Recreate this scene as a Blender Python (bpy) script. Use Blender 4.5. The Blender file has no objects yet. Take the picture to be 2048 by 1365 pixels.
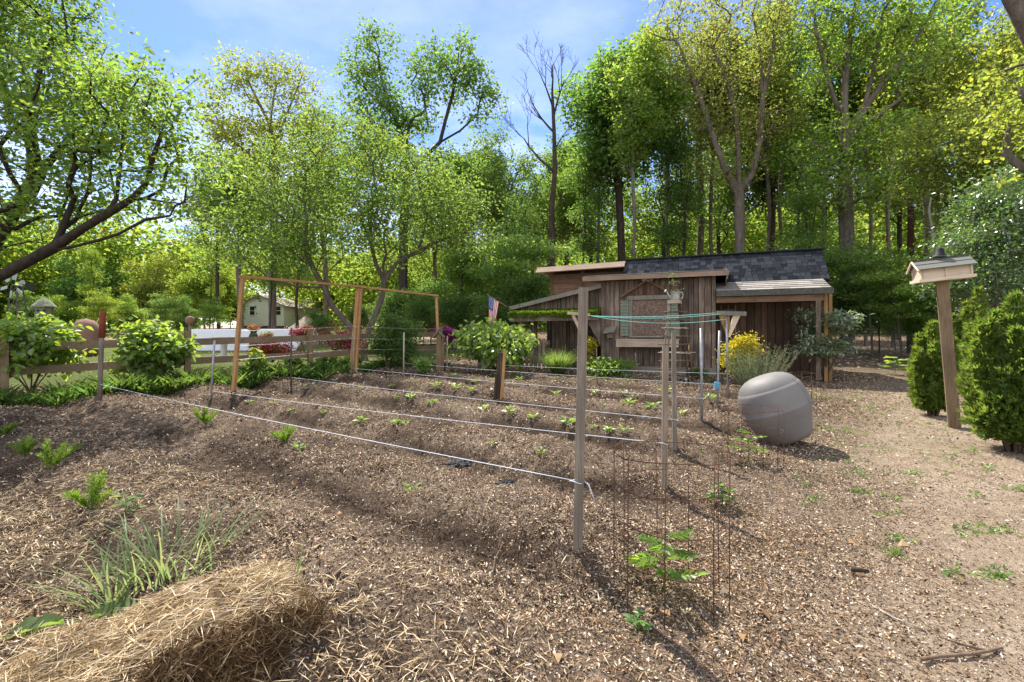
import bpy, math, random
import numpy as np
from mathutils import Vector, Matrix, Euler

R = math.radians
sc = bpy.context.scene
col = sc.collection
rng = np.random.default_rng(7)
random.seed(7)

# ------------------------------------------------------------------ camera
CAM_Z = 1.4
FPX = 1000.0            # focal length in pixels of the 2048 px wide photograph
cd = bpy.data.cameras.new("camera")
cam = bpy.data.objects.new("camera", cd)
col.objects.link(cam)
cam.location = (0, 0, CAM_Z)
cam.rotation_euler = (R(90), 0, 0)
cd.sensor_width = 36
cd.lens = 36 * FPX / 2048
cd.shift_y = -7.5 / 2048
cd.clip_start = 0.05
cd.clip_end = 3000
sc.camera = cam

# ------------------------------------------------------------------ light
SUN_EL = 54.0
SUN_H = Vector((-0.40, 0.916, 0)).normalized()      # horizontal direction to the sun
to_sun = (SUN_H * math.cos(R(SUN_EL)) + Vector((0, 0, math.sin(R(SUN_EL))))).normalized()
ld = bpy.data.lights.new("sun", 'SUN')
ld.energy = 4.1
ld.angle = R(0.5)
ld.color = (1.0, 0.94, 0.84)
sun = bpy.data.objects.new("sun", ld)
col.objects.link(sun)
sun.rotation_euler = (-to_sun).to_track_quat('-Z', 'Y').to_euler()

world = bpy.data.worlds.new("World")
sc.world = world
world.use_nodes = True
wn, wl = world.node_tree.nodes, world.node_tree.links
wn.clear()
w_out = wn.new('ShaderNodeOutputWorld')
w_bg = wn.new('ShaderNodeBackground')
w_sky = wn.new('ShaderNodeTexSky')
w_sky.sky_type = 'NISHITA'
w_sky.sun_disc = False
w_sky.sun_elevation = R(SUN_EL)
w_sky.sun_rotation = math.atan2(SUN_H.x, SUN_H.y)
w_sky.air_density = 1.0
w_sky.dust_density = 0.3
w_sky.ozone_density = 2.5
w_bg.inputs['Strength'].default_value = 0.15
# thin drifting cloud in the sky
w_tc = wn.new('ShaderNodeTexCoord')
w_sep = wn.new('ShaderNodeSeparateXYZ')
wl.new(w_tc.outputs['Generated'], w_sep.inputs[0])
w_max = wn.new('ShaderNodeMath'); w_max.operation = 'MAXIMUM'
wl.new(w_sep.outputs['Z'], w_max.inputs[0]); w_max.inputs[1].default_value = 0.04
w_dx = wn.new('ShaderNodeMath'); w_dx.operation = 'DIVIDE'
wl.new(w_sep.outputs['X'], w_dx.inputs[0]); wl.new(w_max.outputs[0], w_dx.inputs[1])
w_dy = wn.new('ShaderNodeMath'); w_dy.operation = 'DIVIDE'
wl.new(w_sep.outputs['Y'], w_dy.inputs[0]); wl.new(w_max.outputs[0], w_dy.inputs[1])
w_cmb = wn.new('ShaderNodeCombineXYZ')
wl.new(w_dx.outputs[0], w_cmb.inputs[0]); wl.new(w_dy.outputs[0], w_cmb.inputs[1])
w_noise = wn.new('ShaderNodeTexNoise')
w_noise.inputs['Scale'].default_value = 0.9
w_noise.inputs['Detail'].default_value = 8
w_noise.inputs['Roughness'].default_value = 0.62
wl.new(w_cmb.outputs[0], w_noise.inputs['Vector'])
w_ramp = wn.new('ShaderNodeMapRange')
w_ramp.inputs['From Min'].default_value = 0.40
w_ramp.inputs['From Max'].default_value = 0.66
w_ramp.clamp = True
wl.new(w_noise.outputs['Fac'], w_ramp.inputs['Value'])
w_low = wn.new('ShaderNodeMapRange')      # cloud banks lie low over the trees
w_low.inputs['From Min'].default_value = 0.46
w_low.inputs['From Max'].default_value = 0.16
w_low.inputs['To Min'].default_value = 0.22
w_low.inputs['To Max'].default_value = 1.0
wl.new(w_sep.outputs['Z'], w_low.inputs['Value'])
w_m = wn.new('ShaderNodeMath'); w_m.operation = 'MULTIPLY'
wl.new(w_ramp.outputs[0], w_m.inputs[0]); wl.new(w_low.outputs[0], w_m.inputs[1])
w_fill = wn.new('ShaderNodeMapRange')     # unseen bright cloud added behind the camera to fill the shaded fronts
w_fill.inputs['From Min'].default_value = 0.05
w_fill.inputs['From Max'].default_value = -0.45
wl.new(w_sep.outputs['Y'], w_fill.inputs['Value'])
w_br = wn.new('ShaderNodeMapRange')
w_br.inputs['From Min'].default_value = 0.30
w_br.inputs['From Max'].default_value = 0.50
wl.new(w_noise.outputs['Fac'], w_br.inputs['Value'])
w_bm = wn.new('ShaderNodeMath'); w_bm.operation = 'MULTIPLY'
wl.new(w_fill.outputs[0], w_bm.inputs[0]); wl.new(w_br.outputs[0], w_bm.inputs[1])
w_mx = wn.new('ShaderNodeMath'); w_mx.operation = 'MAXIMUM'
wl.new(w_m.outputs[0], w_mx.inputs[0]); wl.new(w_bm.outputs[0], w_mx.inputs[1])
w_mix = wn.new('ShaderNodeMix'); w_mix.data_type = 'RGBA'
wl.new(w_mx.outputs[0], w_mix.inputs[0])
w_hs = wn.new('ShaderNodeHueSaturation')
w_hs.inputs['Saturation'].default_value = 1.28
w_hs.inputs['Value'].default_value = 0.60
wl.new(w_sky.outputs[0], w_hs.inputs['Color'])
w_tint = wn.new('ShaderNodeMix'); w_tint.data_type = 'RGBA'; w_tint.blend_type = 'MULTIPLY'
w_tint.inputs[0].default_value = 1.0
w_tint.inputs[7].default_value = (1.0, 0.84, 0.96, 1)
wl.new(w_hs.outputs[0], w_tint.inputs[6])
wl.new(w_tint.outputs[2], w_mix.inputs[6])
w_mix.inputs[7].default_value = (4.5, 4.6, 4.9, 1)
wl.new(w_mix.outputs[2], w_bg.inputs['Color'])
wl.new(w_bg.outputs[0], w_out.inputs['Surface'])

sc.view_settings.view_transform = 'Standard'
sc.view_settings.look = 'None'
sc.view_settings.gamma = 1.0
sc.view_settings.exposure = 1.4
sc.cycles.max_bounces = 7
sc.cycles.diffuse_bounces = 4
sc.cycles.glossy_bounces = 2
sc.cycles.transmission_bounces = 4
sc.cycles.transparent_max_bounces = 8
sc.cycles.sample_clamp_indirect = 6
sc.cycles.caustics_reflective = False
sc.cycles.caustics_refractive = False

# ------------------------------------------------------------------ the lie of the land
ROW_N = (0.591, 0.806)      # across the planted rows
ROW_T = (-0.806, 0.591)     # along the rows, from the pathway end to the fence end
ROW0, ROWS = 2.90, 1.45


def sstep(a, b, x):
    t = np.clip((x - a) / (b - a), 0, 1)
    return t * t * (3 - 2 * t)


def base_z(x, y):
    y = np.asarray(y, float)
    z = np.where(y < 20, 0.042 * (y - 2), 0.756 + 0.033 * (np.minimum(y, 130) - 20))
    return np.where(y < 2, 0.012 * (y - 2), z)


def bed_mask(x, y):
    n = ROW_N[0] * x + ROW_N[1] * y
    t = ROW_T[0] * x + ROW_T[1] * y
    return sstep(0.7, 1.7, t) * (1 - sstep(10.6, 11.6, t)) * sstep(-0.2, 0.6, n) * (1 - sstep(9.6, 10.4, n))


def bed_h(x, y):
    n = ROW_N[0] * x + ROW_N[1] * y
    q = (n - ROW0) / ROWS
    q = q - np.round(q)
    h = (0.155 + 0.06 * np.sin(x * 1.3 + 2 * np.cos(y * .9)) * np.cos(y * 1.1 - x * .4)) * np.where(q < 0, np.exp(-(np.abs(q) / 0.30) ** 5), np.exp(-(q / 0.36) ** 3)) - 0.03
    return h * bed_mask(x, y)


def zg(x, y):
    return base_z(x, y) + bed_h(np.asarray(x, float), np.asarray(y, float))


def G(u, v):
    """Where a sight line through photo pixel (u, v) meets the ground."""
    k = (v - 675) / FPX
    d = 1.484 / (k + 0.042)
    if d > 20:
        d = (1.4 - 0.756 + 0.66) / (k + 0.033)
    for _ in range(6):
        x = (u - 1024) / FPX * d
        dz = float(zg(x, d)) - (CAM_Z - k * d)
        d -= 0.6 * dz / (k + 0.042)
    x = (u - 1024) / FPX * d
    return Vector((x, d, float(zg(x, d))))


def P(u, v, d):
    return Vector(((u - 1024) / FPX * d, d, CAM_Z - (v - 675) / FPX * d))


def on_ground(x, y):
    return Vector((x, y, float(zg(x, y))))


# ------------------------------------------------------------------ scene bookkeeping
def tag(o, label=None, cat=None, group=None, kind=None):
    if label: o['label'] = label
    if cat: o['category'] = cat
    if group: o['group'] = group
    if kind: o['kind'] = kind
    return o


def thing(name, label, cat, loc=(0, 0, 0), rz=0, group=None):
    o = bpy.data.objects.new(name, None)
    o.empty_display_size = 0.1
    col.objects.link(o)
    o.location = loc
    o.rotation_euler = (0, 0, rz)
    return tag(o, label, cat, group)


def copy_thing(root, loc, rz=0.0, scale=1.0, label=None, group=None, mat=None):
    r = root.copy()
    col.objects.link(r)
    r.location = loc
    r.rotation_euler = (0, 0, rz)
    r.scale = (scale,) * 3 if not isinstance(scale, (tuple, list)) else scale
    if label: r['label'] = label
    if group: r['group'] = group
    for ch in list(root.children):
        c = ch.copy()
        col.objects.link(c)
        c.parent = r
        if mat and ch.name.split('.')[0] in mat:
            c.material_slots[0].link = 'OBJECT'
            c.material_slots[0].material = mat[ch.name.split('.')[0]]
        for g in list(ch.children):
            d = g.copy()
            col.objects.link(d)
            d.parent = c
    return r


def link(name, me, mat, parent=None):
    o = bpy.data.objects.new(name, me)
    col.objects.link(o)
    if mat is not None:
        me.materials.append(mat)
    if parent is not None:
        o.parent = parent
    return o


def np_mesh(name, V, Fq, smooth=False):
    V = np.ascontiguousarray(V, dtype=np.float32).reshape(-1, 3)
    Fq = np.ascontiguousarray(Fq, dtype=np.int32)
    k = Fq.shape[1]
    me = bpy.data.meshes.new(name)
    me.vertices.add(len(V))
    me.vertices.foreach_set('co', V.ravel())
    me.loops.add(Fq.size)
    me.loops.foreach_set('vertex_index', Fq.ravel())
    me.polygons.add(len(Fq))
    me.polygons.foreach_set('loop_start', np.arange(0, Fq.size, k, dtype=np.int32))
    me.polygons.foreach_set('use_smooth', np.full(len(Fq), smooth, dtype=bool))
    me.update(calc_edges=True)
    return me


class MB:
    """Collects boxes, tubes and the like, and links them as ONE mesh object."""

    def __init__(self):
        self.v, self.f, self.m, self.s = [], [], [], []

    def add(self, vs, fs, mi=0, smooth=False):
        b = len(self.v)
        self.v += [tuple(p) for p in vs]
        for f in fs:
            self.f.append(tuple(b + i for i in f))
            self.m.append(mi)
            self.s.append(smooth)
        return self

    def box(self, c, s, rot=None, mi=0, jit=0.0):
        hx, hy, hz = s[0] / 2, s[1] / 2, s[2] / 2
        vs = []
        for sx, sy, sz in ((-1, -1, -1), (1, -1, -1), (1, 1, -1), (-1, 1, -1), (-1, -1, 1), (1, -1, 1), (1, 1, 1), (-1, 1, 1)):
            p = Vector((sx * hx, sy * hy, sz * hz))
            if jit: p += Vector((random.uniform(-jit, jit) for _ in range(3)))
            if rot is not None: p = rot @ p
            vs.append(p + Vector(c))
        return self.add(vs, [(0, 3, 2, 1), (4, 5, 6, 7), (0, 1, 5, 4), (1, 2, 6, 5), (2, 3, 7, 6), (3, 0, 4, 7)], mi)

    def beam(self, p, q, w, h, up=(0, 0, 1), mi=0):
        """A square-edged bar from p to q; w across, h along 'up'."""
        p, q = Vector(p), Vector(q)
        d = (q - p)
        L = d.length
        x = d.normalized()
        y = Vector(up).cross(x)
        if y.length < 1e-5: y = Vector((0, 1, 0)).cross(x)
        y.normalize()
        z = x.cross(y)
        rot = Matrix((x, y, z)).transposed()
        return self.box((p + q) / 2, (L, w, h), rot, mi)

    def tube(self, pts, rad, n=6, mi=0, caps=True, smooth=True):
        pts = [Vector(p) for p in pts]
        if not hasattr(rad, '__len__'): rad = [rad] * len(pts)
        vs, fs = [], []
        ref = None
        for i, p in enumerate(pts):
            d = (pts[min(i + 1, len(pts) - 1)] - pts[max(i - 1, 0)])
            if d.length < 1e-9: d = Vector((0, 0, 1))
            d.normalize()
            if ref is None:
                ref = Vector((1, 0, 0)) if abs(d.x) < 0.8 else Vector((0, 1, 0))
            a = (ref - d * ref.dot(d))
            if a.length < 1e-6: a = d.orthogonal()
            a.normalize()
            ref = a
            b = d.cross(a)
            for k in range(n):
                t = 2 * math.pi * k / n
                vs.append(p + (a * math.cos(t) + b * math.sin(t)) * rad[i])
        for i in range(len(pts) - 1):
            for k in range(n):
                k2 = (k + 1) % n
                fs.append((i * n + k, i * n + k2, (i + 1) * n + k2, (i + 1) * n + k))
        if caps:
            fs.append(tuple(range(n - 1, -1, -1)))
            fs.append(tuple((len(pts) - 1) * n + k for k in range(n)))
        return self.add(vs, fs, mi, smooth)

    def lathe(self, prof, n=24, M=None, mi=0, smooth=True):
        vs, fs = [], []
        M = M or Matrix.Identity(4)
        for r, z in prof:
            for k in range(n):
                t = 2 * math.pi * k / n
                vs.append(M @ Vector((r * math.cos(t), r * math.sin(t), z)))
        for i in range(len(prof) - 1):
            for k in range(n):
                k2 = (k + 1) % n
                fs.append((i * n + k, i * n + k2, (i + 1) * n + k2, (i + 1) * n + k))
        fs.append(tuple(range(n - 1, -1, -1)))
        fs.append(tuple((len(prof) - 1) * n + k for k in range(n)))
        return self.add(vs, fs, mi, smooth)

    def slab(self, pts, thick, mi=0):
        """A flat polygon given thickness along its own normal."""
        pts = [Vector(p) for p in pts]
        nrm = (pts[1] - pts[0]).cross(pts[2] - pts[0]).normalized()
        k = len(pts)
        vs = pts + [p - nrm * thick for p in pts]
        fs = [tuple(range(k)), tuple(range(2 * k - 1, k - 1, -1))]
        for i in range(k):
            j = (i + 1) % k
            fs.append((i, i + k, j + k, j))
        return self.add(vs, fs, mi)

    def build(self, name, mats, parent=None, rel=True):
        me = bpy.data.meshes.new(name)
        vs = self.v
        if parent is not None and rel:
            L = parent.location
            Mi = Matrix.Rotation(-parent.rotation_euler.z, 3, 'Z')
            vs = [tuple(Mi @ (Vector(p) - L)) for p in vs]
        me.from_pydata(vs, [], self.f)
        if not isinstance(mats, (list, tuple)): mats = [mats]
        o = link(name, me, None, parent)
        for m in mats: me.materials.append(m)
        me.polygons.foreach_set('material_index', self.m)
        me.polygons.foreach_set('use_smooth', self.s)
        me.update()
        return o


# ------------------------------------------------------------------ materials
def mat_base(name):
    m = bpy.data.materials.new(name)
    m.use_nodes = True
    nt = m.node_tree
    return m, nt.nodes, nt.links, nt.nodes['Principled BSDF']


def ramp(n, stops):
    r = n.new('ShaderNodeValToRGB')
    e = r.color_ramp.elements
    while len(e) < len(stops): e.new(0.5)
    for i, (p, c) in enumerate(stops):
        e[i].position = p
        e[i].color = (*c, 1)
    return r


def noise(n, l, vec, scale, detail=4, rough=0.55, dist=0.0):
    t = n.new('ShaderNodeTexNoise')
    t.inputs['Scale'].default_value = scale
    t.inputs['Detail'].default_value = detail
    t.inputs['Roughness'].default_value = rough
    t.inputs['Distortion'].default_value = dist
    if vec is not None: l.new(vec, t.inputs['Vector'])
    return t


def mapping(n, l, scale, src='Object'):
    tc = n.new('ShaderNodeTexCoord')
    mp = n.new('ShaderNodeMapping')
    mp.inputs['Scale'].default_value = scale
    l.new(tc.outputs[src], mp.inputs[0])
    return mp.outputs[0]


def bump(n, l, h, bsdf, strength=0.4, dist=0.01):
    b = n.new('ShaderNodeBump')
    b.inputs['Strength'].default_value = strength
    b.inputs['Distance'].default_value = dist
    l.new(h, b.inputs['Height'])
    l.new(b.outputs[0], bsdf.inputs['Normal'])


def mixc(n, l, fac, a, b, mode='MIX'):
    m = n.new('ShaderNodeMix')
    m.data_type = 'RGBA'
    m.blend_type = mode
    for s, val in ((0, fac), (6, a), (7, b)):
        if isinstance(val, (int, float)): m.inputs[s].default_value = val
        elif isinstance(val, tuple): m.inputs[s].default_value = (*val, 1)
        else: l.new(val, m.inputs[s])
    return m.outputs[2]


def math_n(n, l, op, a, b=None):
    m = n.new('ShaderNodeMath')
    m.operation = op
    for i, v in enumerate((a, b)):
        if v is None: continue
        if isinstance(v, (int, float)): m.inputs[i].default_value = v
        else: l.new(v, m.inputs[i])
    return m.outputs[0]


def wood(name, dark, mid, light, axis='Z', vary=0.5, fine=60, rough=0.85, knots=True, bumps=0.5):
    """Sawn timber: grain drawn out along one axis, each board of its own tone."""
    m, n, l, b = mat_base(name)
    s = {'X': (0.04, 1, 1), 'Y': (1, 0.04, 1), 'Z': (1, 1, 0.04)}[axis]
    geo = n.new('ShaderNodeNewGeometry')
    tc = n.new('ShaderNodeTexCoord')
    off = n.new('ShaderNodeVectorMath'); off.operation = 'SCALE'
    off.inputs[0].default_value = (13, 7, 19)
    l.new(geo.outputs['Random Per Island'], off.inputs['Scale'])
    addv = n.new('ShaderNodeVectorMath'); addv.operation = 'ADD'
    l.new(tc.outputs['Object'], addv.inputs[0]); l.new(off.outputs[0], addv.inputs[1])
    mp = n.new('ShaderNodeMapping'); mp.inputs['Scale'].default_value = s
    l.new(addv.outputs[0], mp.inputs[0])
    g = noise(n, l, mp.outputs[0], fine, 5, 0.6, 0.8)
    w = noise(n, l, addv.outputs[0], 2.2, 4, 0.6)
    r = ramp(n, [(0.30, dark), (0.5, mid), (0.72, light)])
    mixf = math_n(n, l, 'ADD', math_n(n, l, 'MULTIPLY', g.outputs['Fac'], 0.62), math_n(n, l, 'MULTIPLY', w.outputs['Fac'], 0.38))
    l.new(mixf, r.inputs[0])
    vv = math_n(n, l, 'ADD', math_n(n, l, 'MULTIPLY', geo.outputs['Random Per Island'], vary), 1 - vary / 2)
    hs = n.new('ShaderNodeHueSaturation')
    l.new(r.outputs[0], hs.inputs['Color']); l.new(vv, hs.inputs['Value'])
    out = hs.outputs[0]
    if knots:
        vo = n.new('ShaderNodeTexVoronoi'); vo.inputs['Scale'].default_value = 3.2
        l.new(addv.outputs[0], vo.inputs['Vector'])
        kf = n.new('ShaderNodeMapRange'); kf.inputs['From Min'].default_value = 0.09; kf.inputs['From Max'].default_value = 0.04
        l.new(vo.outputs['Distance'], kf.inputs['Value'])
        out = mixc(n, l, math_n(n, l, 'MULTIPLY', kf.outputs[0], 0.7), out, tuple(c * 0.35 for c in dark))
    l.new(out, b.inputs['Base Color'])
    b.inputs['Roughness'].default_value = rough
    b.inputs['Specular IOR Level'].default_value = 0.25
    bump(n, l, g.outputs['Fac'], b, bumps, 0.004)
    return m


def plain(name, c, rough=0.6, metal=0.0, var=0.25, scale=12, bumps=0.15, spec=0.4):
    m, n, l, b = mat_base(name)
    t = noise(n, l, mapping(n, l, (1, 1, 1)), scale, 5, 0.6)
    r = ramp(n, [(0.3, tuple(x * (1 - var) for x in c)), (0.7, tuple(min(1, x * (1 + var)) for x in c))])
    l.new(t.outputs['Fac'], r.inputs[0])
    l.new(r.outputs[0], b.inputs['Base Color'])
    b.inputs['Roughness'].default_value = rough
    b.inputs['Metallic'].default_value = metal
    b.inputs['Specular IOR Level'].default_value = spec
    if bumps: bump(n, l, t.outputs['Fac'], b, bumps, 0.01)
    return m


def island_mat(name, stops, rough=0.9, spec=0.1, bumps=0.0):
    """Loose bits: every loose piece takes its own colour from the ramp."""
    m, n, l, b = mat_base(name)
    geo = n.new('ShaderNodeNewGeometry')
    r = ramp(n, stops)
    r.color_ramp.interpolation = 'CONSTANT' if len(stops) > 4 else 'LINEAR'
    l.new(geo.outputs['Random Per Island'], r.inputs[0])
    t = noise(n, l, mapping(n, l, (1, 1, 1)), 90, 3)
    l.new(mixc(n, l, math_n(n, l, 'MULTIPLY', t.outputs['Fac'], 0.3), r.outputs[0], (0.02, 0.014, 0.01), 'MIX'), b.inputs['Base Color'])
    b.inputs['Roughness'].default_value = rough
    b.inputs['Specular IOR Level'].default_value = spec
    return m


def leaf_mat(name, dif, trn, hue=0.035, val=0.5, gloss=0.022, rough=0.4, tfac=0.58):
    m = bpy.data.materials.new(name)
    m.use_nodes = True
    n, l = m.node_tree.nodes, m.node_tree.links
    n.clear()
    out = n.new('ShaderNodeOutputMaterial')
    geo = n.new('ShaderNodeNewGeometry')
    oi = n.new('ShaderNodeObjectInfo')
    rnd = geo.outputs['Random Per Island']
    f2 = math_n(n, l, 'FRACT', math_n(n, l, 'MULTIPLY', rnd, 17.3))
    hv = math_n(n, l, 'ADD', math_n(n, l, 'MULTIPLY', f2, hue), 0.5 - hue / 2)
    hv = math_n(n, l, 'ADD', hv, math_n(n, l, 'MULTIPLY', math_n(n, l, 'SUBTRACT', oi.outputs['Random'], 0.5), 0.02))
    vv = math_n(n, l, 'ADD', math_n(n, l, 'MULTIPLY', rnd, val), 1 - val / 2)
    cols = []
    for c in (dif, trn):
        hs = n.new('ShaderNodeHueSaturation')
        hs.inputs['Color'].default_value = (*c, 1)
        l.new(hv, hs.inputs['Hue']); l.new(vv, hs.inputs['Value'])
        cols.append(hs.outputs[0])
    d = n.new('ShaderNodeBsdfDiffuse'); l.new(cols[0], d.inputs['Color'])
    t = n.new('ShaderNodeBsdfTranslucent'); l.new(cols[1], t.inputs['Color'])
    mx = n.new('ShaderNodeMixShader'); mx.inputs[0].default_value = tfac
    l.new(d.outputs[0], mx.inputs[1]); l.new(t.outputs[0], mx.inputs[2])
    gl = n.new('ShaderNodeBsdfGlossy'); gl.inputs['Roughness'].default_value = rough
    gl.inputs['Color'].default_value = (1, 1, 1, 1)
    m2 = n.new('ShaderNodeMixShader'); m2.inputs[0].default_value = gloss
    l.new(mx.outputs[0], m2.inputs[1]); l.new(gl.outputs[0], m2.inputs[2])
    l.new(m2.outputs[0], out.inputs['Surface'])
    return m


def bark_mat(name, dark, light, scale=9):
    m, n, l, b = mat_base(name)
    v = mapping(n, l, (1, 1, 0.22))
    t = noise(n, l, v, scale, 6, 0.68, 0.6)
    t2 = noise(n, l, mapping(n, l, (1, 1, 1)), 1.3, 3)
    r = ramp(n, [(0.32, dark), (0.68, light)])
    l.new(t.outputs['Fac'], r.inputs[0])
    c = mixc(n, l, math_n(n, l, 'MULTIPLY', t2.outputs['Fac'], 0.5), r.outputs[0], tuple(0.5 * (a + c2) for a, c2 in zip(dark, light)))
    l.new(c, b.inputs['Base Color'])
    b.inputs['Roughness'].default_value = 0.95
    b.inputs['Specular IOR Level'].default_value = 0.1
    bump(n, l, t.outputs['Fac'], b, 0.9, 0.03)
    return m


M = {}
M['grey_wood'] = wood('grey_wood', (0.075, 0.062, 0.05), (0.165, 0.138, 0.11), (0.29, 0.255, 0.205), 'Z', 0.2)
M['roof_board'] = wood('roof_board', (0.14, 0.095, 0.065), (0.24, 0.17, 0.12), (0.35, 0.265, 0.20), 'X', 0.4)
M['brown_wood'] = wood('brown_wood', (0.10, 0.078, 0.055), (0.19, 0.152, 0.112), (0.30, 0.25, 0.19), 'Z', 0.2)
M['frame_wood'] = wood('frame_wood', (0.20, 0.105, 0.04), (0.34, 0.185, 0.075), (0.45, 0.27, 0.125), 'Z', 0.3)
M['frame_wood_x'] = wood('frame_wood_x', (0.20, 0.105, 0.04), (0.34, 0.185, 0.075), (0.45, 0.27, 0.125), 'X', 0.3)
M['fence_wood'] = wood('fence_wood', (0.085, 0.06, 0.036), (0.175, 0.125, 0.075), (0.28, 0.21, 0.13), 'X', 0.5)
M['fence_post'] = wood('fence_post', (0.095, 0.064, 0.036), (0.19, 0.132, 0.078), (0.29, 0.215, 0.13), 'Z', 0.5)
M['shed_plank'] = wood('shed_plank', (0.036, 0.025, 0.018), (0.128, 0.094, 0.071), (0.30, 0.245, 0.20), 'Z', 0.75, fine=42)
M['shed_plank_red'] = wood('shed_plank_red', (0.032, 0.019, 0.013), (0.080, 0.048, 0.032), (0.14, 0.092, 0.065), 'Z', 0.7, fine=42)
M['shed_board'] = wood('shed_board', (0.06, 0.036, 0.022), (0.15, 0.09, 0.055), (0.25, 0.165, 0.11), 'X', 0.6)
M['pale_board'] = wood('pale_board', (0.20, 0.15, 0.11), (0.36, 0.28, 0.21), (0.52, 0.43, 0.34), 'X', 0.4)
M['trim_grey'] = wood('trim_grey', (0.10, 0.092, 0.072), (0.18, 0.167, 0.135), (0.28, 0.26, 0.215), 'Z', 0.4)
M['yellow_wood'] = wood('yellow_wood', (0.17, 0.095, 0.035), (0.30, 0.18, 0.07), (0.42, 0.27, 0.12), 'Z', 0.4)
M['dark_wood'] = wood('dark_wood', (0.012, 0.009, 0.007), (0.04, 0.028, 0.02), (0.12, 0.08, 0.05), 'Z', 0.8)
M['cream_wood'] = wood('cream_wood', (0.46, 0.36, 0.25), (0.62, 0.51, 0.38), (0.72, 0.62, 0.48), 'X', 0.25, knots=False)
M['osb'] = plain('osb', (0.15, 0.10, 0.075), 0.8, 0, 0.75, 26)
M['shutter'] = plain('shutter', (0.17, 0.20, 0.15), 0.8, 0, 0.3, 20)
M['black'] = plain('black', (0.01, 0.009, 0.008), 0.9, 0, 0.3, 5, 0)
M['steel'] = plain('steel', (0.30, 0.30, 0.30), 0.5, 0.6, 0.3, 20)
M['dark_steel'] = plain('dark_steel', (0.07, 0.07, 0.06), 0.6, 0.3, 0.4, 20)
M['rust'] = plain('rust', (0.085, 0.038, 0.022), 0.9, 0.1, 0.5, 60)
M['rust_red'] = plain('rust_red', (0.16, 0.035, 0.014), 0.9, 0.0, 0.5, 30)
M['string'] = plain('string', (0.62, 0.66, 0.72), 0.8, 0, 0.15, 80, 0)
M['teal_line'] = plain('teal_line', (0.25, 0.62, 0.55), 0.5, 0, 0.15, 80, 0)
M['wire'] = plain('wire', (0.42, 0.42, 0.40), 0.5, 0.5, 0.2, 60, 0)
def barrel_mat():
    m, n, l, b = mat_base('barrel')
    v = mapping(n, l, (1, 1, 1))
    t = noise(n, l, v, 3.5, 6, 0.65)
    f = noise(n, l, v, 60, 3, 0.6)
    r = ramp(n, [(0.3, (0.138, 0.129, 0.120)), (0.7, (0.190, 0.179, 0.168))])
    l.new(t.outputs['Fac'], r.inputs[0])
    sp = n.new('ShaderNodeSeparateXYZ'); l.new(v, sp.inputs[0])
    # soil splashed up the foot of it
    h = math_n(n, l, 'ADD', sp.outputs['Z'], math_n(n, l, 'MULTIPLY', t.outputs['Fac'], 0.22))
    d = n.new('ShaderNodeMapRange'); d.inputs['From Min'].default_value = 0.30; d.inputs['From Max'].default_value = 0.12
    l.new(h, d.inputs['Value'])
    dd = math_n(n, l, 'MULTIPLY', d.outputs[0], f.outputs['Fac'])
    l.new(mixc(n, l, dd, r.outputs[0], (0.13, 0.085, 0.05)), b.inputs['Base Color'])
    b.inputs['Roughness'].default_value = 0.6
    b.inputs['Specular IOR Level'].default_value = 0.3
    bump(n, l, f.outputs['Fac'], b, 0.06, 0.004)
    return m


M['barrel'] = barrel_mat()
M['galv'] = plain('galv', (0.36, 0.37, 0.36), 0.5, 0.5, 0.25, 14)
M['blue_plastic'] = plain('blue_plastic', (0.12, 0.32, 0.48), 0.5, 0, 0.15, 30, 0)
M['black_plastic'] = plain('black_plastic', (0.014, 0.016, 0.022), 0.65, 0, 0.3, 30, 0.4, 0.15)
M['white_siding'] = plain('white_siding', (0.80, 0.82, 0.92), 0.6, 0, 0.03, 6, 0)
M['cream_siding'] = plain('cream_siding', (0.48, 0.43, 0.32), 0.7, 0, 0.1, 6, 0)
M['house_roof'] = plain('house_roof', (0.30, 0.25, 0.21), 0.9, 0, 0.35, 4)
M['brown_roof'] = plain('brown_roof', (0.085, 0.055, 0.04), 0.9, 0, 0.4, 4)
M['barn_red'] = plain('barn_red', (0.16, 0.05, 0.035), 0.8, 0, 0.3, 4)
M['brick'] = plain('brick', (0.22, 0.12, 0.09), 0.9, 0, 0.3, 18)
M['window_dark'] = plain('window_dark', (0.03, 0.035, 0.04), 0.15, 0, 0.2, 3, 0, 0.8)
M['concrete'] = plain('concrete', (0.42, 0.41, 0.38), 0.9, 0, 0.2, 12)
M['terracotta'] = plain('terracotta', (0.50, 0.24, 0.09), 0.8, 0, 0.3, 30)
M['roof_dark'] = island_mat('roof_dark', [(0.0, (0.016, 0.018, 0.022)), (0.35, (0.026, 0.029, 0.036)), (0.7, (0.037, 0.042, 0.050)), (1.0, (0.052, 0.058, 0.068))], 1.0, 0.0)
M['feeder_roof'] = island_mat('feeder_roof', [(0.0, (0.12, 0.125, 0.11)), (1.0, (0.18, 0.185, 0.168))], 0.95, 0.1)
M['porch_roof'] = island_mat('porch_roof', [(0.0, (0.19, 0.175, 0.155)), (0.5, (0.27, 0.25, 0.225)), (1.0, (0.36, 0.33, 0.29))], 0.9, 0.2)
M['moss'] = leaf_mat('moss', (0.12, 0.19, 0.02), (0.20, 0.30, 0.03), 0.03, 0.6, 0.0)
M['bark_grey'] = bark_mat('bark_grey', (0.055, 0.045, 0.037), (0.20, 0.17, 0.138))
M['bark_dark'] = bark_mat('bark_dark', (0.02, 0.016, 0.013), (0.075, 0.06, 0.048))
M['bark_brown'] = bark_mat('bark_brown', (0.06, 0.04, 0.028), (0.19, 0.135, 0.095))
M['bark_pale'] = bark_mat('bark_pale', (0.13, 0.12, 0.105), (0.34, 0.31, 0.27))
M['pole_wood'] = bark_mat('pole_wood', (0.035, 0.014, 0.010), (0.085, 0.04, 0.03), 14)
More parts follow.
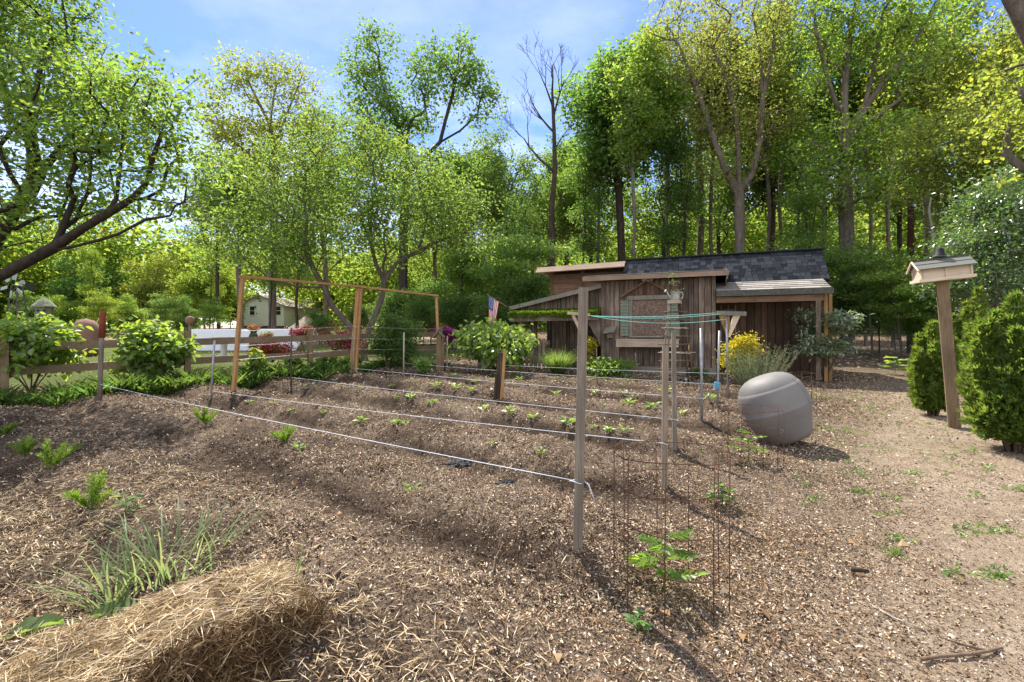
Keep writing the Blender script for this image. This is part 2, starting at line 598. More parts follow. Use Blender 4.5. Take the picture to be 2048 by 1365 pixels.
M['twig'] = plain('twig', (0.13, 0.085, 0.055), 0.9, 0, 0.4, 30)
M['pale_twig'] = plain('pale_twig', (0.36, 0.30, 0.24), 0.9, 0, 0.3, 30)

M['leaf_mid'] = leaf_mat('leaf_mid', (0.08, 0.145, 0.032), (0.25, 0.40, 0.06), 0.045, 0.7)
M['leaf_yellow'] = leaf_mat('leaf_yellow', (0.13, 0.175, 0.03), (0.43, 0.49, 0.06), 0.05)
M['leaf_dark'] = leaf_mat('leaf_dark', (0.062, 0.12, 0.03), (0.22, 0.35, 0.05), 0.04, 0.7)
M['leaf_bright'] = leaf_mat('leaf_bright', (0.095, 0.17, 0.03), (0.33, 0.49, 0.06), 0.05, 0.7)
M['leaf_garden'] = leaf_mat('leaf_garden', (0.08, 0.145, 0.03), (0.24, 0.37, 0.055), 0.05, 0.7)
M['leaf_olive'] = leaf_mat('leaf_olive', (0.13, 0.16, 0.04), (0.40, 0.43, 0.08), 0.05)
M['leaf_far'] = leaf_mat('leaf_far', (0.10, 0.16, 0.03), (0.36, 0.46, 0.06), 0.07, 0.7, 0.0)
M['leaf_cherry'] = leaf_mat('leaf_cherry', (0.09, 0.16, 0.03), (0.30, 0.42, 0.05), 0.05, 0.7, 0.04)
M['leaf_hydrangea'] = leaf_mat('leaf_hydrangea', (0.13, 0.22, 0.04), (0.36, 0.50, 0.05), 0.04, 0.4, 0.045)
M['leaf_dome'] = leaf_mat('leaf_dome', (0.14, 0.23, 0.05), (0.36, 0.52, 0.06), 0.03, 0.4, 0.04)
M['leaf_holly'] = leaf_mat('leaf_holly', (0.08, 0.13, 0.035), (0.17, 0.27, 0.04), 0.04, 0.5, 0.09, 0.35)
M['leaf_silver'] = leaf_mat('leaf_silver', (0.23, 0.29, 0.16), (0.24, 0.32, 0.11), 0.03, 0.5, 0.16, 0.35)
M['leaf_gold'] = leaf_mat('leaf_gold', (0.42, 0.36, 0.02), (0.55, 0.46, 0.02), 0.05, 0.4)
M['leaf_rosemary'] = leaf_mat('leaf_rosemary', (0.14, 0.18, 0.09), (0.15, 0.19, 0.08), 0.04, 0.5)
M['leaf_arbor'] = leaf_mat('leaf_arbor', (0.10, 0.16, 0.026), (0.25, 0.33, 0.04), 0.06, 0.7)
M['leaf_grass'] = leaf_mat('leaf_grass', (0.13, 0.20, 0.05), (0.24, 0.33, 0.06), 0.06, 0.6)
M['leaf_strap'] = leaf_mat('leaf_strap', (0.075, 0.14, 0.03), (0.19, 0.29, 0.045), 0.07, 0.7)
M['leaf_onion'] = leaf_mat('leaf_onion', (0.20, 0.27, 0.13), (0.25, 0.34, 0.11), 0.06, 0.6, 0.015, 0.5)
M['leaf_seedling'] = leaf_mat('leaf_seedling', (0.13, 0.25, 0.05), (0.25, 0.40, 0.04), 0.05, 0.5, 0.07)
M['leaf_fern'] = leaf_mat('leaf_fern', (0.12, 0.22, 0.03), (0.25, 0.38, 0.03), 0.05, 0.5)
M['azalea_pink'] = leaf_mat('azalea_pink', (0.55, 0.06, 0.10), (0.50, 0.05, 0.09), 0.03, 0.4, 0.02)
M['azalea_magenta'] = leaf_mat('azalea_magenta', (0.42, 0.04, 0.30), (0.40, 0.04, 0.30), 0.02, 0.4, 0.02)
M['azalea_red'] = leaf_mat('azalea_red', (0.38, 0.03, 0.08), (0.36, 0.03, 0.08), 0.03, 0.5, 0.02)
M['petal_white'] = leaf_mat('petal_white', (0.55, 0.55, 0.50), (0.4, 0.4, 0.34), 0.02, 0.2, 0.02)
M['weed'] = leaf_mat('weed', (0.12, 0.21, 0.045), (0.20, 0.32, 0.05), 0.06, 0.6)
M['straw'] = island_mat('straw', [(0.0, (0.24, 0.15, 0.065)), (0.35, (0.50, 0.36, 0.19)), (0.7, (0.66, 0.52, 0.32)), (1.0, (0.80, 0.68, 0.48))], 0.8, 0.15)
M['straw_shade'] = island_mat('straw_shade', [(0.0, (0.035, 0.020, 0.010)), (0.45, (0.12, 0.068, 0.030)), (0.8, (0.26, 0.155, 0.07)), (1.0, (0.46, 0.31, 0.16))], 0.8, 0.2)  # straw with shade put into its colour, for the bale's front and end
M['chip'] = island_mat('chip', [(0.0, (0.045, 0.029, 0.018)), (0.13, (0.13, 0.086, 0.055)), (0.33, (0.27, 0.185, 0.118)), (0.57, (0.45, 0.325, 0.21)), (0.79, (0.63, 0.49, 0.34)), (0.94, (0.80, 0.70, 0.56))], 0.9, 0.15)
M['needle'] = island_mat('needle', [(0.0, (0.14, 0.07, 0.028)), (0.5, (0.32, 0.17, 0.065)), (1.0, (0.50, 0.33, 0.16))], 0.8, 0.2)
M['leaf_dead'] = island_mat('leaf_dead', [(0.0, (0.24, 0.12, 0.05)), (0.5, (0.42, 0.28, 0.15)), (1.0, (0.62, 0.50, 0.36))], 0.8, 0.2)
# ------------------------------------------------------------------ foliage tools
def unit(a):
    return a / np.maximum(np.linalg.norm(a, axis=-1, keepdims=True), 1e-9)


def leaf_verts(pos, axis, nrm, L, W, fold=0.18, six=False, droop=0.0):
    """Leaf blades: base at pos, pointing along axis, folded a little down the midrib."""
    axis = unit(axis)
    side = unit(np.cross(axis, nrm))
    nrm = np.cross(side, axis)
    L = np.broadcast_to(np.asarray(L, float), (len(pos),))[:, None]
    W = np.broadcast_to(np.asarray(W, float), (len(pos),))[:, None]
    up = nrm * (W * fold)
    tip = pos + axis * L - nrm * (L * droop)
    k = len(pos)
    if six:
        V = np.stack([pos, pos + axis * L * .25 + side * W * .42 + up, pos + axis * L * .6 + side * W * .5 + up - nrm * L * droop * .4, tip,
                      pos + axis * L * .6 - side * W * .5 + up - nrm * L * droop * .4, pos + axis * L * .25 - side * W * .42 + up], 1)
        b = np.arange(k)[:, None] * 6
        Fq = np.concatenate([b + np.array([[0, 1, 2, 3]]), b + np.array([[0, 3, 4, 5]])], 0)
    else:
        V = np.stack([pos, pos + axis * L * .45 + side * W * .5 + up, tip, pos + axis * L * .45 - side * W * .5 + up], 1)
        b = np.arange(k)[:, None] * 4
        Fq = b + np.array([[0, 1, 2, 3]])
    return V.reshape(-1, 3), Fq


def leaf_obj(name, pos, axis, nrm, L, W, mat, parent=None, **kw):
    V, Fq = leaf_verts(pos, axis, nrm, L, W, **kw)
    return link(name, np_mesh(name, V, Fq), mat, parent)


def clump(rg, centers, per, spread, out=0.6, up=0.8, tilt=0.7, droop=0.25):
    """Leaves gathered about each centre. Returns positions, axes and normals."""
    c = np.repeat(np.asarray(centers, float), per, 0)
    spread = np.asarray(spread, float)
    off = rg.normal(size=c.shape) * spread
    pos = c + off
    axis = unit(off / spread) * out + rg.normal(size=c.shape) * 0.6
    axis[:, 2] = axis[:, 2] * 0.6 - droop
    nrm = rg.normal(size=c.shape) * tilt
    nrm[:, 2] += up
    return pos, axis, nrm


def lobes(rg, n, C, Rv, lob_r, flat=0.8):
    """n rounded sub-crowns within an ellipsoid."""
    out = []
    for _ in range(n):
        d = unit(rg.normal(size=3))
        r = rg.uniform(0.25, 0.95)
        c = np.array(C) + d * np.array(Rv) * r
        s = rg.uniform(0.7, 1.25) * lob_r
        out.append((c, np.array([s, s, s * flat])))
    return out


def lobe_points(rg, lobs, n):
    w = np.array([np.prod(r) for _, r in lobs])
    idx = rg.choice(len(lobs), n, p=w / w.sum())
    d = unit(rg.normal(size=(n, 3)))
    r = rg.uniform(0.35, 1.0, (n, 1)) ** 0.6
    c = np.array([lobs[i][0] for i in idx])
    s = np.array([lobs[i][1] for i in idx])
    return c + d * r * s


def grow(rg, seeds, att, bf=0.35, upw=0.6, step=0.5, wob=0.12):
    """Grows branches from the seed paths out to every attraction point, always taking the
    point that is cheapest to reach. Returns node positions and parents."""
    Ps, par, pl = [], [], []
    for path in seeds:
        path = np.asarray(path, float)
        if not Ps:
            prev, plen = -1, 0.0
        else:
            A = np.array(Ps)
            prev = int(np.argmin(np.linalg.norm(A - path[0], axis=1)))
            plen = pl[prev]
        last = Ps[prev] if prev >= 0 else path[0]
        for k, q in enumerate(path):
            seg = np.linalg.norm(q - last)
            if prev >= 0 and seg < 1e-6: continue
            m = max(1, int(seg / step)) if prev >= 0 else 1
            p0 = last
            for s in range(1, m + 1):
                p = p0 + (q - p0) * (s / m)
                Ps.append(p); par.append(prev)
                plen += seg / m
                pl.append(plen)
                prev = len(Ps) - 1
            last = q
    att = np.asarray(att, float)
    N = len(att)
    best = np.full(N, 1e9)
    bi = np.zeros(N, int)
    done = np.zeros(N, bool)

    def consider(i0):
        A = np.array(Ps[i0:])
        d = att[:, None, :] - A[None]
        dist = np.linalg.norm(d, axis=2)
        cost = dist + bf * np.array(pl[i0:])[None] + upw * np.maximum(0, -(d[:, :, 2]) + 0.25 * dist)
        j = np.argmin(cost, 1)
        c = cost[np.arange(N), j]
        m = c < best
        best[m] = c[m]
        bi[m] = j[m] + i0

    consider(0)
    for _ in range(N):
        c = np.where(done, 1e12, best)
        k = int(np.argmin(c))
        done[k] = True
        i = int(bi[k])
        a, b = Ps[i], att[k]
        L = np.linalg.norm(b - a)
        m = max(1, min(6, int(L / step)))
        dirp = a - Ps[par[i]] if par[i] >= 0 else np.array([0, 0, 1.0])
        dirp = dirp / max(np.linalg.norm(dirp), 1e-9)
        ctrl = a + dirp * L * 0.35 + np.array([0, 0, 0.10 * L])
        i0 = len(Ps)
        prev, plen = i, pl[i]
        for s in range(1, m + 1):
            t = s / m
            p = (1 - t) ** 2 * a + 2 * t * (1 - t) * ctrl + t * t * b
            if s < m: p = p + rg.normal(size=3) * wob * L / m * 0.6
            plen += np.linalg.norm(p - Ps[prev])
            Ps.append(p); par.append(prev); pl.append(plen)
            prev = len(Ps) - 1
        consider(i0)
    return np.array(Ps), np.array(par)


def limbs_mesh(Ps, par, trunk_r, tip_r=0.006, p=2.2, flare=1.25, smin=3):
    n = len(Ps)
    w = np.zeros(n)
    kids = [[] for _ in range(n)]
    for i in range(n):
        if par[i] >= 0: kids[par[i]].append(i)
    for i in range(n - 1, -1, -1):
        w[i] = tip_r ** p if not kids[i] else sum(w[k] for k in kids[i]) + (tip_r * 0.18) ** p
    r = w ** (1 / p)
    r = tip_r + (r - tip_r) * (trunk_r - tip_r) / max(r[0] - tip_r, 1e-6)
    mb = MB()
    stack = [(0, -1)]
    while stack:
        i, frm = stack.pop()
        pts, rad = [], []
        if frm >= 0:
            pts.append(Ps[frm]); rad.append(min(r[frm] * 0.9, r[i] * 1.15))
        while True:
            pts.append(Ps[i]); rad.append(r[i])
            ks = sorted(kids[i], key=lambda q: -w[q])
            if not ks: break
            for q in ks[1:]: stack.append((q, i))
            i = ks[0]
        if len(pts) < 2: continue
        if frm < 0: rad[0] *= flare
        big = max(rad)
        mb.tube(pts, rad, 9 if big > 0.12 else 6 if big > 0.04 else 4 if big > 0.015 else smin, caps=False)
    return mb


def tree_from(rg, root, seeds, att, trunk_r, bark, leaf, per, spread, L, W, six=False, tip_r=0.008, bf=0.35,
              clumps=None, step=0.5, upw=0.6, droop=0.25, jitL=0.5, p=2.2, up=0.8, tilt=0.7):
    Ps, par = grow(rg, seeds, att, bf=bf, step=step, upw=upw)
    mb = limbs_mesh(Ps, par, trunk_r, tip_r, p)
    mb.build('trunk', bark, root, rel=False)
    if per:
        cs = att if clumps is None else clumps
        pos, ax, nr = clump(rg, cs, per, spread, droop=droop, up=up, tilt=tilt)
        k = rg.uniform(1 - jitL, 1 + jitL, len(pos))
        leaf_obj('crown', pos, ax, nr, L * k, W * k, leaf, root, six=six)
    return root


# ------------------------------------------------------------------ numpy value noise
def vnoise(x, y, s=0):
    xi, yi = np.floor(x).astype(np.int64), np.floor(y).astype(np.int64)
    fx, fy = x - xi, y - yi
    fx, fy = fx * fx * (3 - 2 * fx), fy * fy * (3 - 2 * fy)

    def h(a, b):
        k = (a * 374761393 + b * 668265263 + s * 1442695041) & 0xFFFFFFFF
        k = ((k ^ (k >> 13)) * 1274126177) & 0xFFFFFFFF
        return ((k ^ (k >> 16)) & 0xFFFF) / 65535.0
    return (h(xi, yi) * (1 - fx) + h(xi + 1, yi) * fx) * (1 - fy) + (h(xi, yi + 1) * (1 - fx) + h(xi + 1, yi + 1) * fx) * fy


def fbm(x, y, s=0, o=4):
    a, t, n = 0.5, 0, 0
    for i in range(o):
        t = t + a * vnoise(x * 2 ** i, y * 2 ** i, s + i * 17)
        n += a
        a *= 0.5
    return t / n


def rough_z(x, y):
    """Clods and hollows on top of the graded ground."""
    m = bed_mask(x, y)
    near = 1 - sstep(13, 17, y)
    amp = (0.35 + 0.65 * m) * near
    return amp * (0.11 * (fbm(x * 1.7, y * 1.7, 3) - 0.5) + 0.075 * (fbm(x * 6, y * 6, 11) - 0.5) + 0.046 * (fbm(x * 22, y * 22, 23, 3) - 0.5) * (0.45 + m))


def surf(x, y):
    return zg(x, y) + rough_z(np.asarray(x, float), np.asarray(y, float))


# ------------------------------------------------------------------ ground
def graded(a0, a1, fine, far, g):
    c = list(np.arange(a0, a1 + 1e-6, fine))
    s = fine
    while c[-1] < far:
        s *= g
        c.append(c[-1] + s)
    return c


def grow_lines(lo, hi, fine, far_lo, far_hi, g=1.12):
    right = graded(lo, hi, fine, far_hi, g)
    left, s, p = [], fine, lo
    while p > far_lo:
        s *= g
        p -= s
        left.append(p)
    return np.array(left[::-1] + right)


gx = grow_lines(-9.5, 7.5, 0.036, -320, 320)
gy = np.concatenate([np.array([-60, -20, -6, -2, 0.2]), grow_lines(1.2, 6.0, 0.024, 1.15, 6.0)[0:], ])
tail = [gy[-1]]
s_ = 0.026
while tail[-1] < 420:
    s_ *= 1.012 if tail[-1] < 16 else 1.13
    tail.append(tail[-1] + s_)
gy = np.concatenate([gy, np.array(tail[1:])])
X, Y = np.meshgrid(gx, gy)
Z = surf(X, Y)
nx, ny = len(gx), len(gy)
ii = np.arange(nx * ny).reshape(ny, nx)
quads = np.stack([ii[:-1, :-1], ii[:-1, 1:], ii[1:, 1:], ii[1:, :-1]], -1).reshape(-1, 4)
gme = np_mesh('ground', np.stack([X, Y, Z], -1), quads, True)


def zones(x, y):
    """red: dark soil patches and painted bank shade, green: thin lawn, blue: trodden path"""
    bed = bed_mask(x, y)
    n = ROW_N[0] * x + ROW_N[1] * y
    t = ROW_T[0] * x + ROW_T[1] * y
    # line of the rail fence: lawn lies beyond it
    fs = (x + 8.9) * (-0.69) + (y - 8.7) * 0.723
    lawn = sstep(1.2, 2.4, fs) * (1 - sstep(0, 6, x)) * (1 - sstep(24, 30, y))
    road = sstep(6.5, 7.2, fs) * (1 - sstep(8.4, 9.0, fs)) * (1 - sstep(-3, 0, x))
    lawn = lawn * (1 - road)
    far = sstep(24, 30, y) * (1 - sstep(-6, 2, x))
    road = np.maximum(road, far)
    path = np.maximum((1 - sstep(-0.6, 1.2, t)) * (1 - sstep(13, 18, y)) * (1 - sstep(7.5, 10, x)), road)
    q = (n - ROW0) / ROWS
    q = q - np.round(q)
    bank = bed * np.exp(-((q + 0.31) / 0.10) ** 2) * sstep(.24, .54, fbm(x * 1.6, y * 1.6, 19))  # shade painted along the camera-facing side of each bed
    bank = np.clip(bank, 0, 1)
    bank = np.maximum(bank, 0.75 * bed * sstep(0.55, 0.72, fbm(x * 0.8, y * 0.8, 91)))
    return bank, lawn, path


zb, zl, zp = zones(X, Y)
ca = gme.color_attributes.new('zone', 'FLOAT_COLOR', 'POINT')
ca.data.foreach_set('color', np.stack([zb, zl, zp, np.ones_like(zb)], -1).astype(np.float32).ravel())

m, n, l, b = mat_base('soil')
geo = n.new('ShaderNodeNewGeometry')
pos_ = geo.outputs['Position']
at = n.new('ShaderNodeAttribute'); at.attribute_name = 'zone'
sp = n.new('ShaderNodeSeparateColor'); l.new(at.outputs['Color'], sp.inputs[0])
nf = noise(n, l, pos_, 55, 6, 0.75)
nm = noise(n, l, pos_, 7, 5, 0.6)
nl = noise(n, l, pos_, 0.9, 4, 0.6)
fac = math_n(n, l, 'ADD', math_n(n, l, 'MULTIPLY', nf.outputs['Fac'], 0.6), math_n(n, l, 'ADD', math_n(n, l, 'MULTIPLY', nm.outputs['Fac'], 0.25), math_n(n, l, 'MULTIPLY', nl.outputs['Fac'], 0.15)))
soil = ramp(n, [(0.38, (0.040, 0.029, 0.022)), (0.47, (0.130, 0.094, 0.067)), (0.54, (0.265, 0.198, 0.142)), (0.62, (0.47, 0.375, 0.28))])
l.new(fac, soil.inputs[0])
path_c = ramp(n, [(0.36, (0.17, 0.122, 0.084)), (0.46, (0.34, 0.258, 0.18)), (0.54, (0.49, 0.385, 0.28)), (0.64, (0.62, 0.51, 0.39))])
l.new(fac, path_c.inputs[0])
lawn_c = ramp(n, [(0.40, (0.06, 0.085, 0.02)), (0.50, (0.14, 0.17, 0.05)), (0.60, (0.26, 0.26, 0.10))])
l.new(fac, lawn_c.inputs[0])
# flecks of chipped bark and cones trodden into the ground
vo = n.new('ShaderNodeTexVoronoi'); vo.inputs['Scale'].default_value = 46
mpv = n.new('ShaderNodeMapping'); mpv.inputs['Scale'].default_value = (1, 1.6, 1)
l.new(pos_, mpv.inputs[0])
nd = noise(n, l, pos_, 12, 2)
vadd = n.new('ShaderNodeVectorMath'); vadd.operation = 'ADD'
l.new(mpv.outputs[0], vadd.inputs[0]); l.new(nd.outputs['Color'], vadd.inputs[1])
l.new(vadd.outputs[0], vo.inputs['Vector'])
vs = n.new('ShaderNodeSeparateColor'); l.new(vo.outputs['Color'], vs.inputs[0])
fl = n.new('ShaderNodeMapRange'); fl.inputs['From Min'].default_value = 0.80; fl.inputs['From Max'].default_value = 0.97
l.new(vs.outputs[0], fl.inputs['Value'])
fc = ramp(n, [(0.2, (0.30, 0.17, 0.07)), (0.6, (0.42, 0.30, 0.18)), (0.9, (0.58, 0.47, 0.33))])
l.new(vs.outputs[1], fc.inputs[0])
c = mixc(n, l, sp.outputs[2], soil.outputs[0], path_c.outputs[0])
dug_shade = ramp(n, [(0.38, (0.022, 0.015, 0.011)), (0.5, (0.055, 0.037, 0.026)), (0.64, (0.13, 0.09, 0.062))])  # dark soil colour, also lays the painted shade on the bed banks
l.new(fac, dug_shade.inputs[0])
c = mixc(n, l, math_n(n, l, 'MULTIPLY', fl.outputs[0], 0.7), c, fc.outputs[0])
c = mixc(n, l, math_n(n, l, 'MULTIPLY', sp.outputs[0], 0.85), c, dug_shade.outputs[0])
c = mixc(n, l, sp.outputs[1], c, lawn_c.outputs[0])
l.new(c, b.inputs['Base Color'])
b.inputs['Roughness'].default_value = 0.97
b.inputs['Specular IOR Level'].default_value = 0.08
hh = math_n(n, l, 'ADD', math_n(n, l, 'MULTIPLY', nf.outputs['Fac'], 1.0), math_n(n, l, 'MULTIPLY', vs.outputs[2], 0.35))
bump(n, l, hh, b, 1.0, 0.034)
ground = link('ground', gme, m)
tag(ground, 'brown mulched soil of the garden with raised rows and a trodden path', 'ground', kind='structure')

# ------------------------------------------------------------------ loose mulch, needles and dead leaves on the ground
def scatter(n, xr, yr, keep=None):
    """Points spread evenly over the ground rectangle, thinned by keep()."""
    x = rng.uniform(*xr, n)
    y = rng.uniform(*yr, n)
    vis = np.abs(x) < 1.12 * y + 0.6
    x, y = x[vis], y[vis]
    if keep is not None:
        k = rng.random(len(x)) < keep(x, y)
        x, y = x[k], y[k]
    return x, y


def litter(name, n, xr, yr, L, W, mat, label, cat, keep=None, lift=0.004, tilt=0.45, far=0.0, curl=0.25):
    x, y = scatter(n, xr, yr, keep)
    k = len(x)
    z = surf(x, y) + lift + rng.uniform(0, lift, k)
    a = rng.uniform(0, 2 * math.pi, k)
    ax = np.stack([np.cos(a), np.sin(a), rng.normal(0, tilt * 0.6, k)], -1)
    nr = np.stack([rng.normal(0, tilt, k), rng.normal(0, tilt, k), np.ones(k)], -1)
    s = rng.uniform(0.45, 1.6, k) * (1 + far * np.maximum(0, y - 4) / 8)
    o = leaf_obj(name, np.stack([x, y, z], -1), ax, nr, L * s, W * s * rng.uniform(0.6, 1.4, k), mat, fold=curl)
    return tag(o, label, cat, kind='stuff')


def chips_keep(x, y):
    dens = np.clip(3.2 / np.maximum(y, 1.6), 0.12, 1) ** 1.1
    bank, lawn, path = zones(x, y)
    dens = dens * (1 - .82 * bank) * (1 - .84 * path)
    patch = 0.35 + 0.65 * sstep(0.38, 0.58, fbm(x * 1.3, y * 1.3, 41))
    return dens * (1 - lawn) * patch


litter('wood_crumbs', 620000, (-4.6, 4.6), (1.3, 5.6), 0.0125, 0.0062, M['chip'], 'fine crumbs of bark and wood covering the near soil', 'wood chips', lambda x, y: chips_keep(x, y) * (1 - .8 * sstep(4.0, 5.6, y)), tilt=0.8, lift=.002)
litter('wood_chips', 1300000, (-11, 9), (1.3, 14.5), 0.021, 0.0075, M['chip'], 'loose brown and tan wood chips strewn over the garden soil', 'wood chips', chips_keep, far=1.0, tilt=0.7)
litter('pine_needles', 420000, (-11, 9), (1.3, 12), 0.050, 0.0030, M['needle'], 'fine orange pine needles scattered over the soil', 'pine needles',
       lambda x, y: chips_keep(x, y) * sstep(0.40, 0.62, fbm(x * 0.9, y * 0.9, 77)) * (0.35 + 0.65 * (1 - bed_mask(x, y))), far=0.8, tilt=0.3)
litter('dead_leaves', 3200, (-10, 9), (1.4, 13), 0.052, 0.03, M['leaf_dead'], 'curled pale dead leaves lying about the garden ground', 'dead leaves',
       lambda x, y: chips_keep(x, y) * (0.5 + 0.5 * zones(x, y)[2]), tilt=0.6, curl=0.5)
# ------------------------------------------------------------------ the shed
O = Vector((2.41, 13.46, 0.48))
SR = math.atan2(-0.375, 0.927)
shed = thing('garden_shed', 'weathered brown plank shed with shingled roof, mossy lean-to and boarded window', 'shed', O, SR,)


def bd(mb, x0, x1, y, z0, top, w=0.135, gap=0.013, th=0.024, axis_y=False, mi=0):
    """A run of upright boards from x0 to x1; top is a number or a function of x."""
    x = x0
    while x < x1 - 0.02:
        ww = min(w * random.uniform(0.8, 1.2), x1 - x)
        ta = top(x) if callable(top) else top
        tb = top(x + ww) if callable(top) else top
        zz = z0 + random.uniform(-0.012, 0.012)
        yy = y + random.uniform(-0.006, 0.006)
        pts = [(x, yy, zz), (x + ww - gap, yy, zz), (x + ww - gap, yy, tb), (x, yy, ta)]
        if axis_y:
            pts = [(q[1], q[0], q[2]) for q in pts]
            vs = pts + [(q[0] + th, q[1], q[2]) for q in pts]
        else:
            vs = pts + [(q[0], q[1] + th, q[2]) for q in pts]
        mb.add(vs, [(0, 1, 2, 3), (7, 6, 5, 4), (0, 4, 5, 1), (1, 5, 6, 2), (2, 6, 7, 3), (3, 7, 4, 0)], mi)
        x += ww
    return mb


def part(mb, name, mat, parent=shed):
    o = mb.build(name, mat, parent, rel=False)
    return o


# front room (a from 0 to 2.83, its face on y = 0)
wf = MB()
bd(wf, 0.0, 2.83, 0, 0.06, 2.42)
wf.box((0.04, -0.012, 1.25), (0.09, 0.05, 2.40))
wf.box((2.80, -0.012, 1.25), (0.09, 0.05, 2.40))
part(wf, 'wall', M['shed_plank'])
s = MB()
s.beam((-0.02, -0.03, 0.06), (2.86, -0.03, 0.06), 0.05, 0.20)
part(s, 'skirting_board', M['trim_grey'])
sw = MB()
bd(sw, 0.03, 1.7, 2.80, 0.05, lambda q: 2.42 + 0.12 * q, axis_y=True)
part(sw, 'side_wall', M['shed_plank'])
sw = MB()
bd(sw, 0.03, 1.7, 0.0, 0.05, lambda q: 2.42 + 0.12 * q, axis_y=True)
part(sw, 'side_wall', M['shed_plank'])
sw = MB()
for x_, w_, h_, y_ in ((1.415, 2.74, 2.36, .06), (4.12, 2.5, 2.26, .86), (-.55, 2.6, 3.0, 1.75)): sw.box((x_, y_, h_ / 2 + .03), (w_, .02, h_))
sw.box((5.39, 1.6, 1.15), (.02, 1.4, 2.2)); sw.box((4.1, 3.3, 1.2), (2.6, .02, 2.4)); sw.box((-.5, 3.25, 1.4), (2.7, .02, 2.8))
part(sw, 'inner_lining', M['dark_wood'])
# front room roof: low pitch rising to the back
rf = MB()
rows = 9
for i in range(rows):
    y0 = -0.32 + i * 0.24
    z0 = 2.535 + 0.13 * (y0 + 0.32)
    x = -0.42
    while x < 3.12:
        ww = random.uniform(0.28, 0.36)
        x1 = min(x + ww - 0.006, 3.12)
        rf.slab([(x, y0, z0 + 0.012), (x1, y0, z0 + 0.012), (x1, y0 + 0.27, z0 + 0.035), (x, y0 + 0.27, z0 + 0.035)], 0.010)
        x += ww
rf.slab([(-0.42, -0.30, 2.50), (3.12, -0.30, 2.50), (3.12, 1.75, 2.77), (-0.42, 1.75, 2.77)], 0.03)
part(rf, 'roof', M['porch_roof'])
fa = MB()
fa.beam((-0.44, -0.335, 2.465), (3.14, -0.335, 2.465), 0.035, 0.115)
part(fa, 'fascia', M['roof_board'])
fa = MB()
fa.beam((3.10, -0.33, 2.44), (3.10, 1.7, 2.70), 0.035, 0.24)
fa.slab([(3.07, -0.2, 2.34), (3.07, 1.5, 2.55), (3.07, 1.5, 2.05), (3.07, 0.55, 2.05)], 0.03)
part(fa, 'fascia', M['trim_grey'])
# the upper rear room with its pale fascia
ur = MB()
for i in range(9):
    z = 1.55 + i * 0.155
    ur.box((-0.55, 1.55, z), (2.7, 0.025, 0.148))
for xx in (-1.88, -0.9): ur.box((xx, 1.53, 2.2), (0.09, 0.03, 1.5))
ur.box((-1.88, 2.5, 2.2), (0.03, 1.9, 1.45))
part(ur, 'upper_wall', M['shed_board'])
uf = MB()
uf.slab([(-2.25, 1.05, 2.90), (0.42, 1.12, 2.96), (0.42, 1.30, 3.13), (-2.25, 1.23, 3.07)], 0.03)
uf.slab([(-2.25, 1.23, 3.072), (0.42, 1.30, 3.132), (0.42, 3.3, 2.95), (-2.25, 3.3, 2.90)], 0.03)
part(uf, 'upper_fascia', M['roof_board'])
# shingled slope, ridge at y=1.5 z=3.17, break at y=0.6 z=2.33
sh = MB()
rows = 9
for i in range(rows):
    f0, f1 = i / rows, (i + 1.25) / rows
    y0, z0 = 0.6 + 0.9 * f0, 2.33 + 0.84 * f0
    y1, z1 = 0.6 + 0.9 * min(f1, 1), 2.33 + 0.84 * min(f1, 1)
    xa = 0.40
    x = xa - random.uniform(0, 0.15)
    while x < 5.38:
        ww = random.uniform(0.11, 0.21)
        x0, x1 = max(x, xa), min(x + ww - 0.012, 5.38)
        if x1 - x0 > 0.02:
            lift = 0.012 + random.uniform(0, 0.006)
            dz = random.uniform(-0.012, 0.008)
            sh.slab([(x0, y0 - lift * .7 + dz, z0 + lift * .7 + dz), (x1, y0 - lift * .7 + dz, z0 + lift * .7 + dz), (x1, y1 - .008, z1 + .008), (x0, y1 - .008, z1 + .008)], 0.009)
        x += ww
sh.slab([(0.40, 0.58, 2.31), (5.38, 0.58, 2.31), (5.38, 1.48, 3.15), (0.40, 1.48, 3.15)], 0.03)
sh.beam((0.38, 1.50, 3.19), (5.42, 1.50, 3.19), 0.16, 0.03)
sh.slab([(0.40, 1.52, 3.17), (5.38, 1.52, 3.17), (5.38, 3.4, 2.6), (0.40, 3.4, 2.6)], 0.03)
sh.slab([(5.36, 0.6, 2.28), (5.36, 1.5, 3.14), (5.36, 3.4, 2.55), (5.36, 3.4, 2.28)], 0.03)
part(sh, 'shingle_roof', M['roof_dark'])
# porch roof to the right of the front room
pr = MB()
rows = 5
for i in range(rows):
    y0 = -0.36 + i * 0.2
    z0 = 2.03 + 0.31 * (y0 + 0.36)
    x = 2.86
    while x < 5.24:
        ww = random.uniform(0.24, 0.36)
        x1 = min(x + ww - 0.006, 5.24)
        pr.slab([(x, y0, z0 + .016), (x1, y0, z0 + .016), (x1, y0 + .23, z0 + .071), (x, y0 + .23, z0 + .071)], 0.009)
        x += ww
pr.slab([(2.86, -0.35, 1.995), (5.24, -0.35, 1.995), (5.24, 0.62, 2.30), (2.86, 0.62, 2.30)], 0.025)
part(pr, 'porch_roof', M['porch_roof'])
pf = MB()
pf.beam((2.86, -0.37, 1.965), (5.28, -0.37, 1.965), 0.03, 0.13)
part(pf, 'porch_fascia', M['dark_steel'])
pb = MB()
pb.beam((2.86, -0.25, 1.82), (5.1, -0.25, 1.82), 0.10, 0.14)
part(pb, 'porch_beam', M['shed_board'])
pp = MB()
pp.box((5.0, -0.25, 0.85), (0.10, 0.10, 1.80))
part(pp, 'porch_post', M['shed_plank'])
for xx, yy in ((5.17, -0.12), (5.30, 0.10)):
    pp = MB()
    pp.box((xx, yy, 0.9), (0.07, 0.08, 2.05))
    part(pp, 'porch_post', M['yellow_wood'])
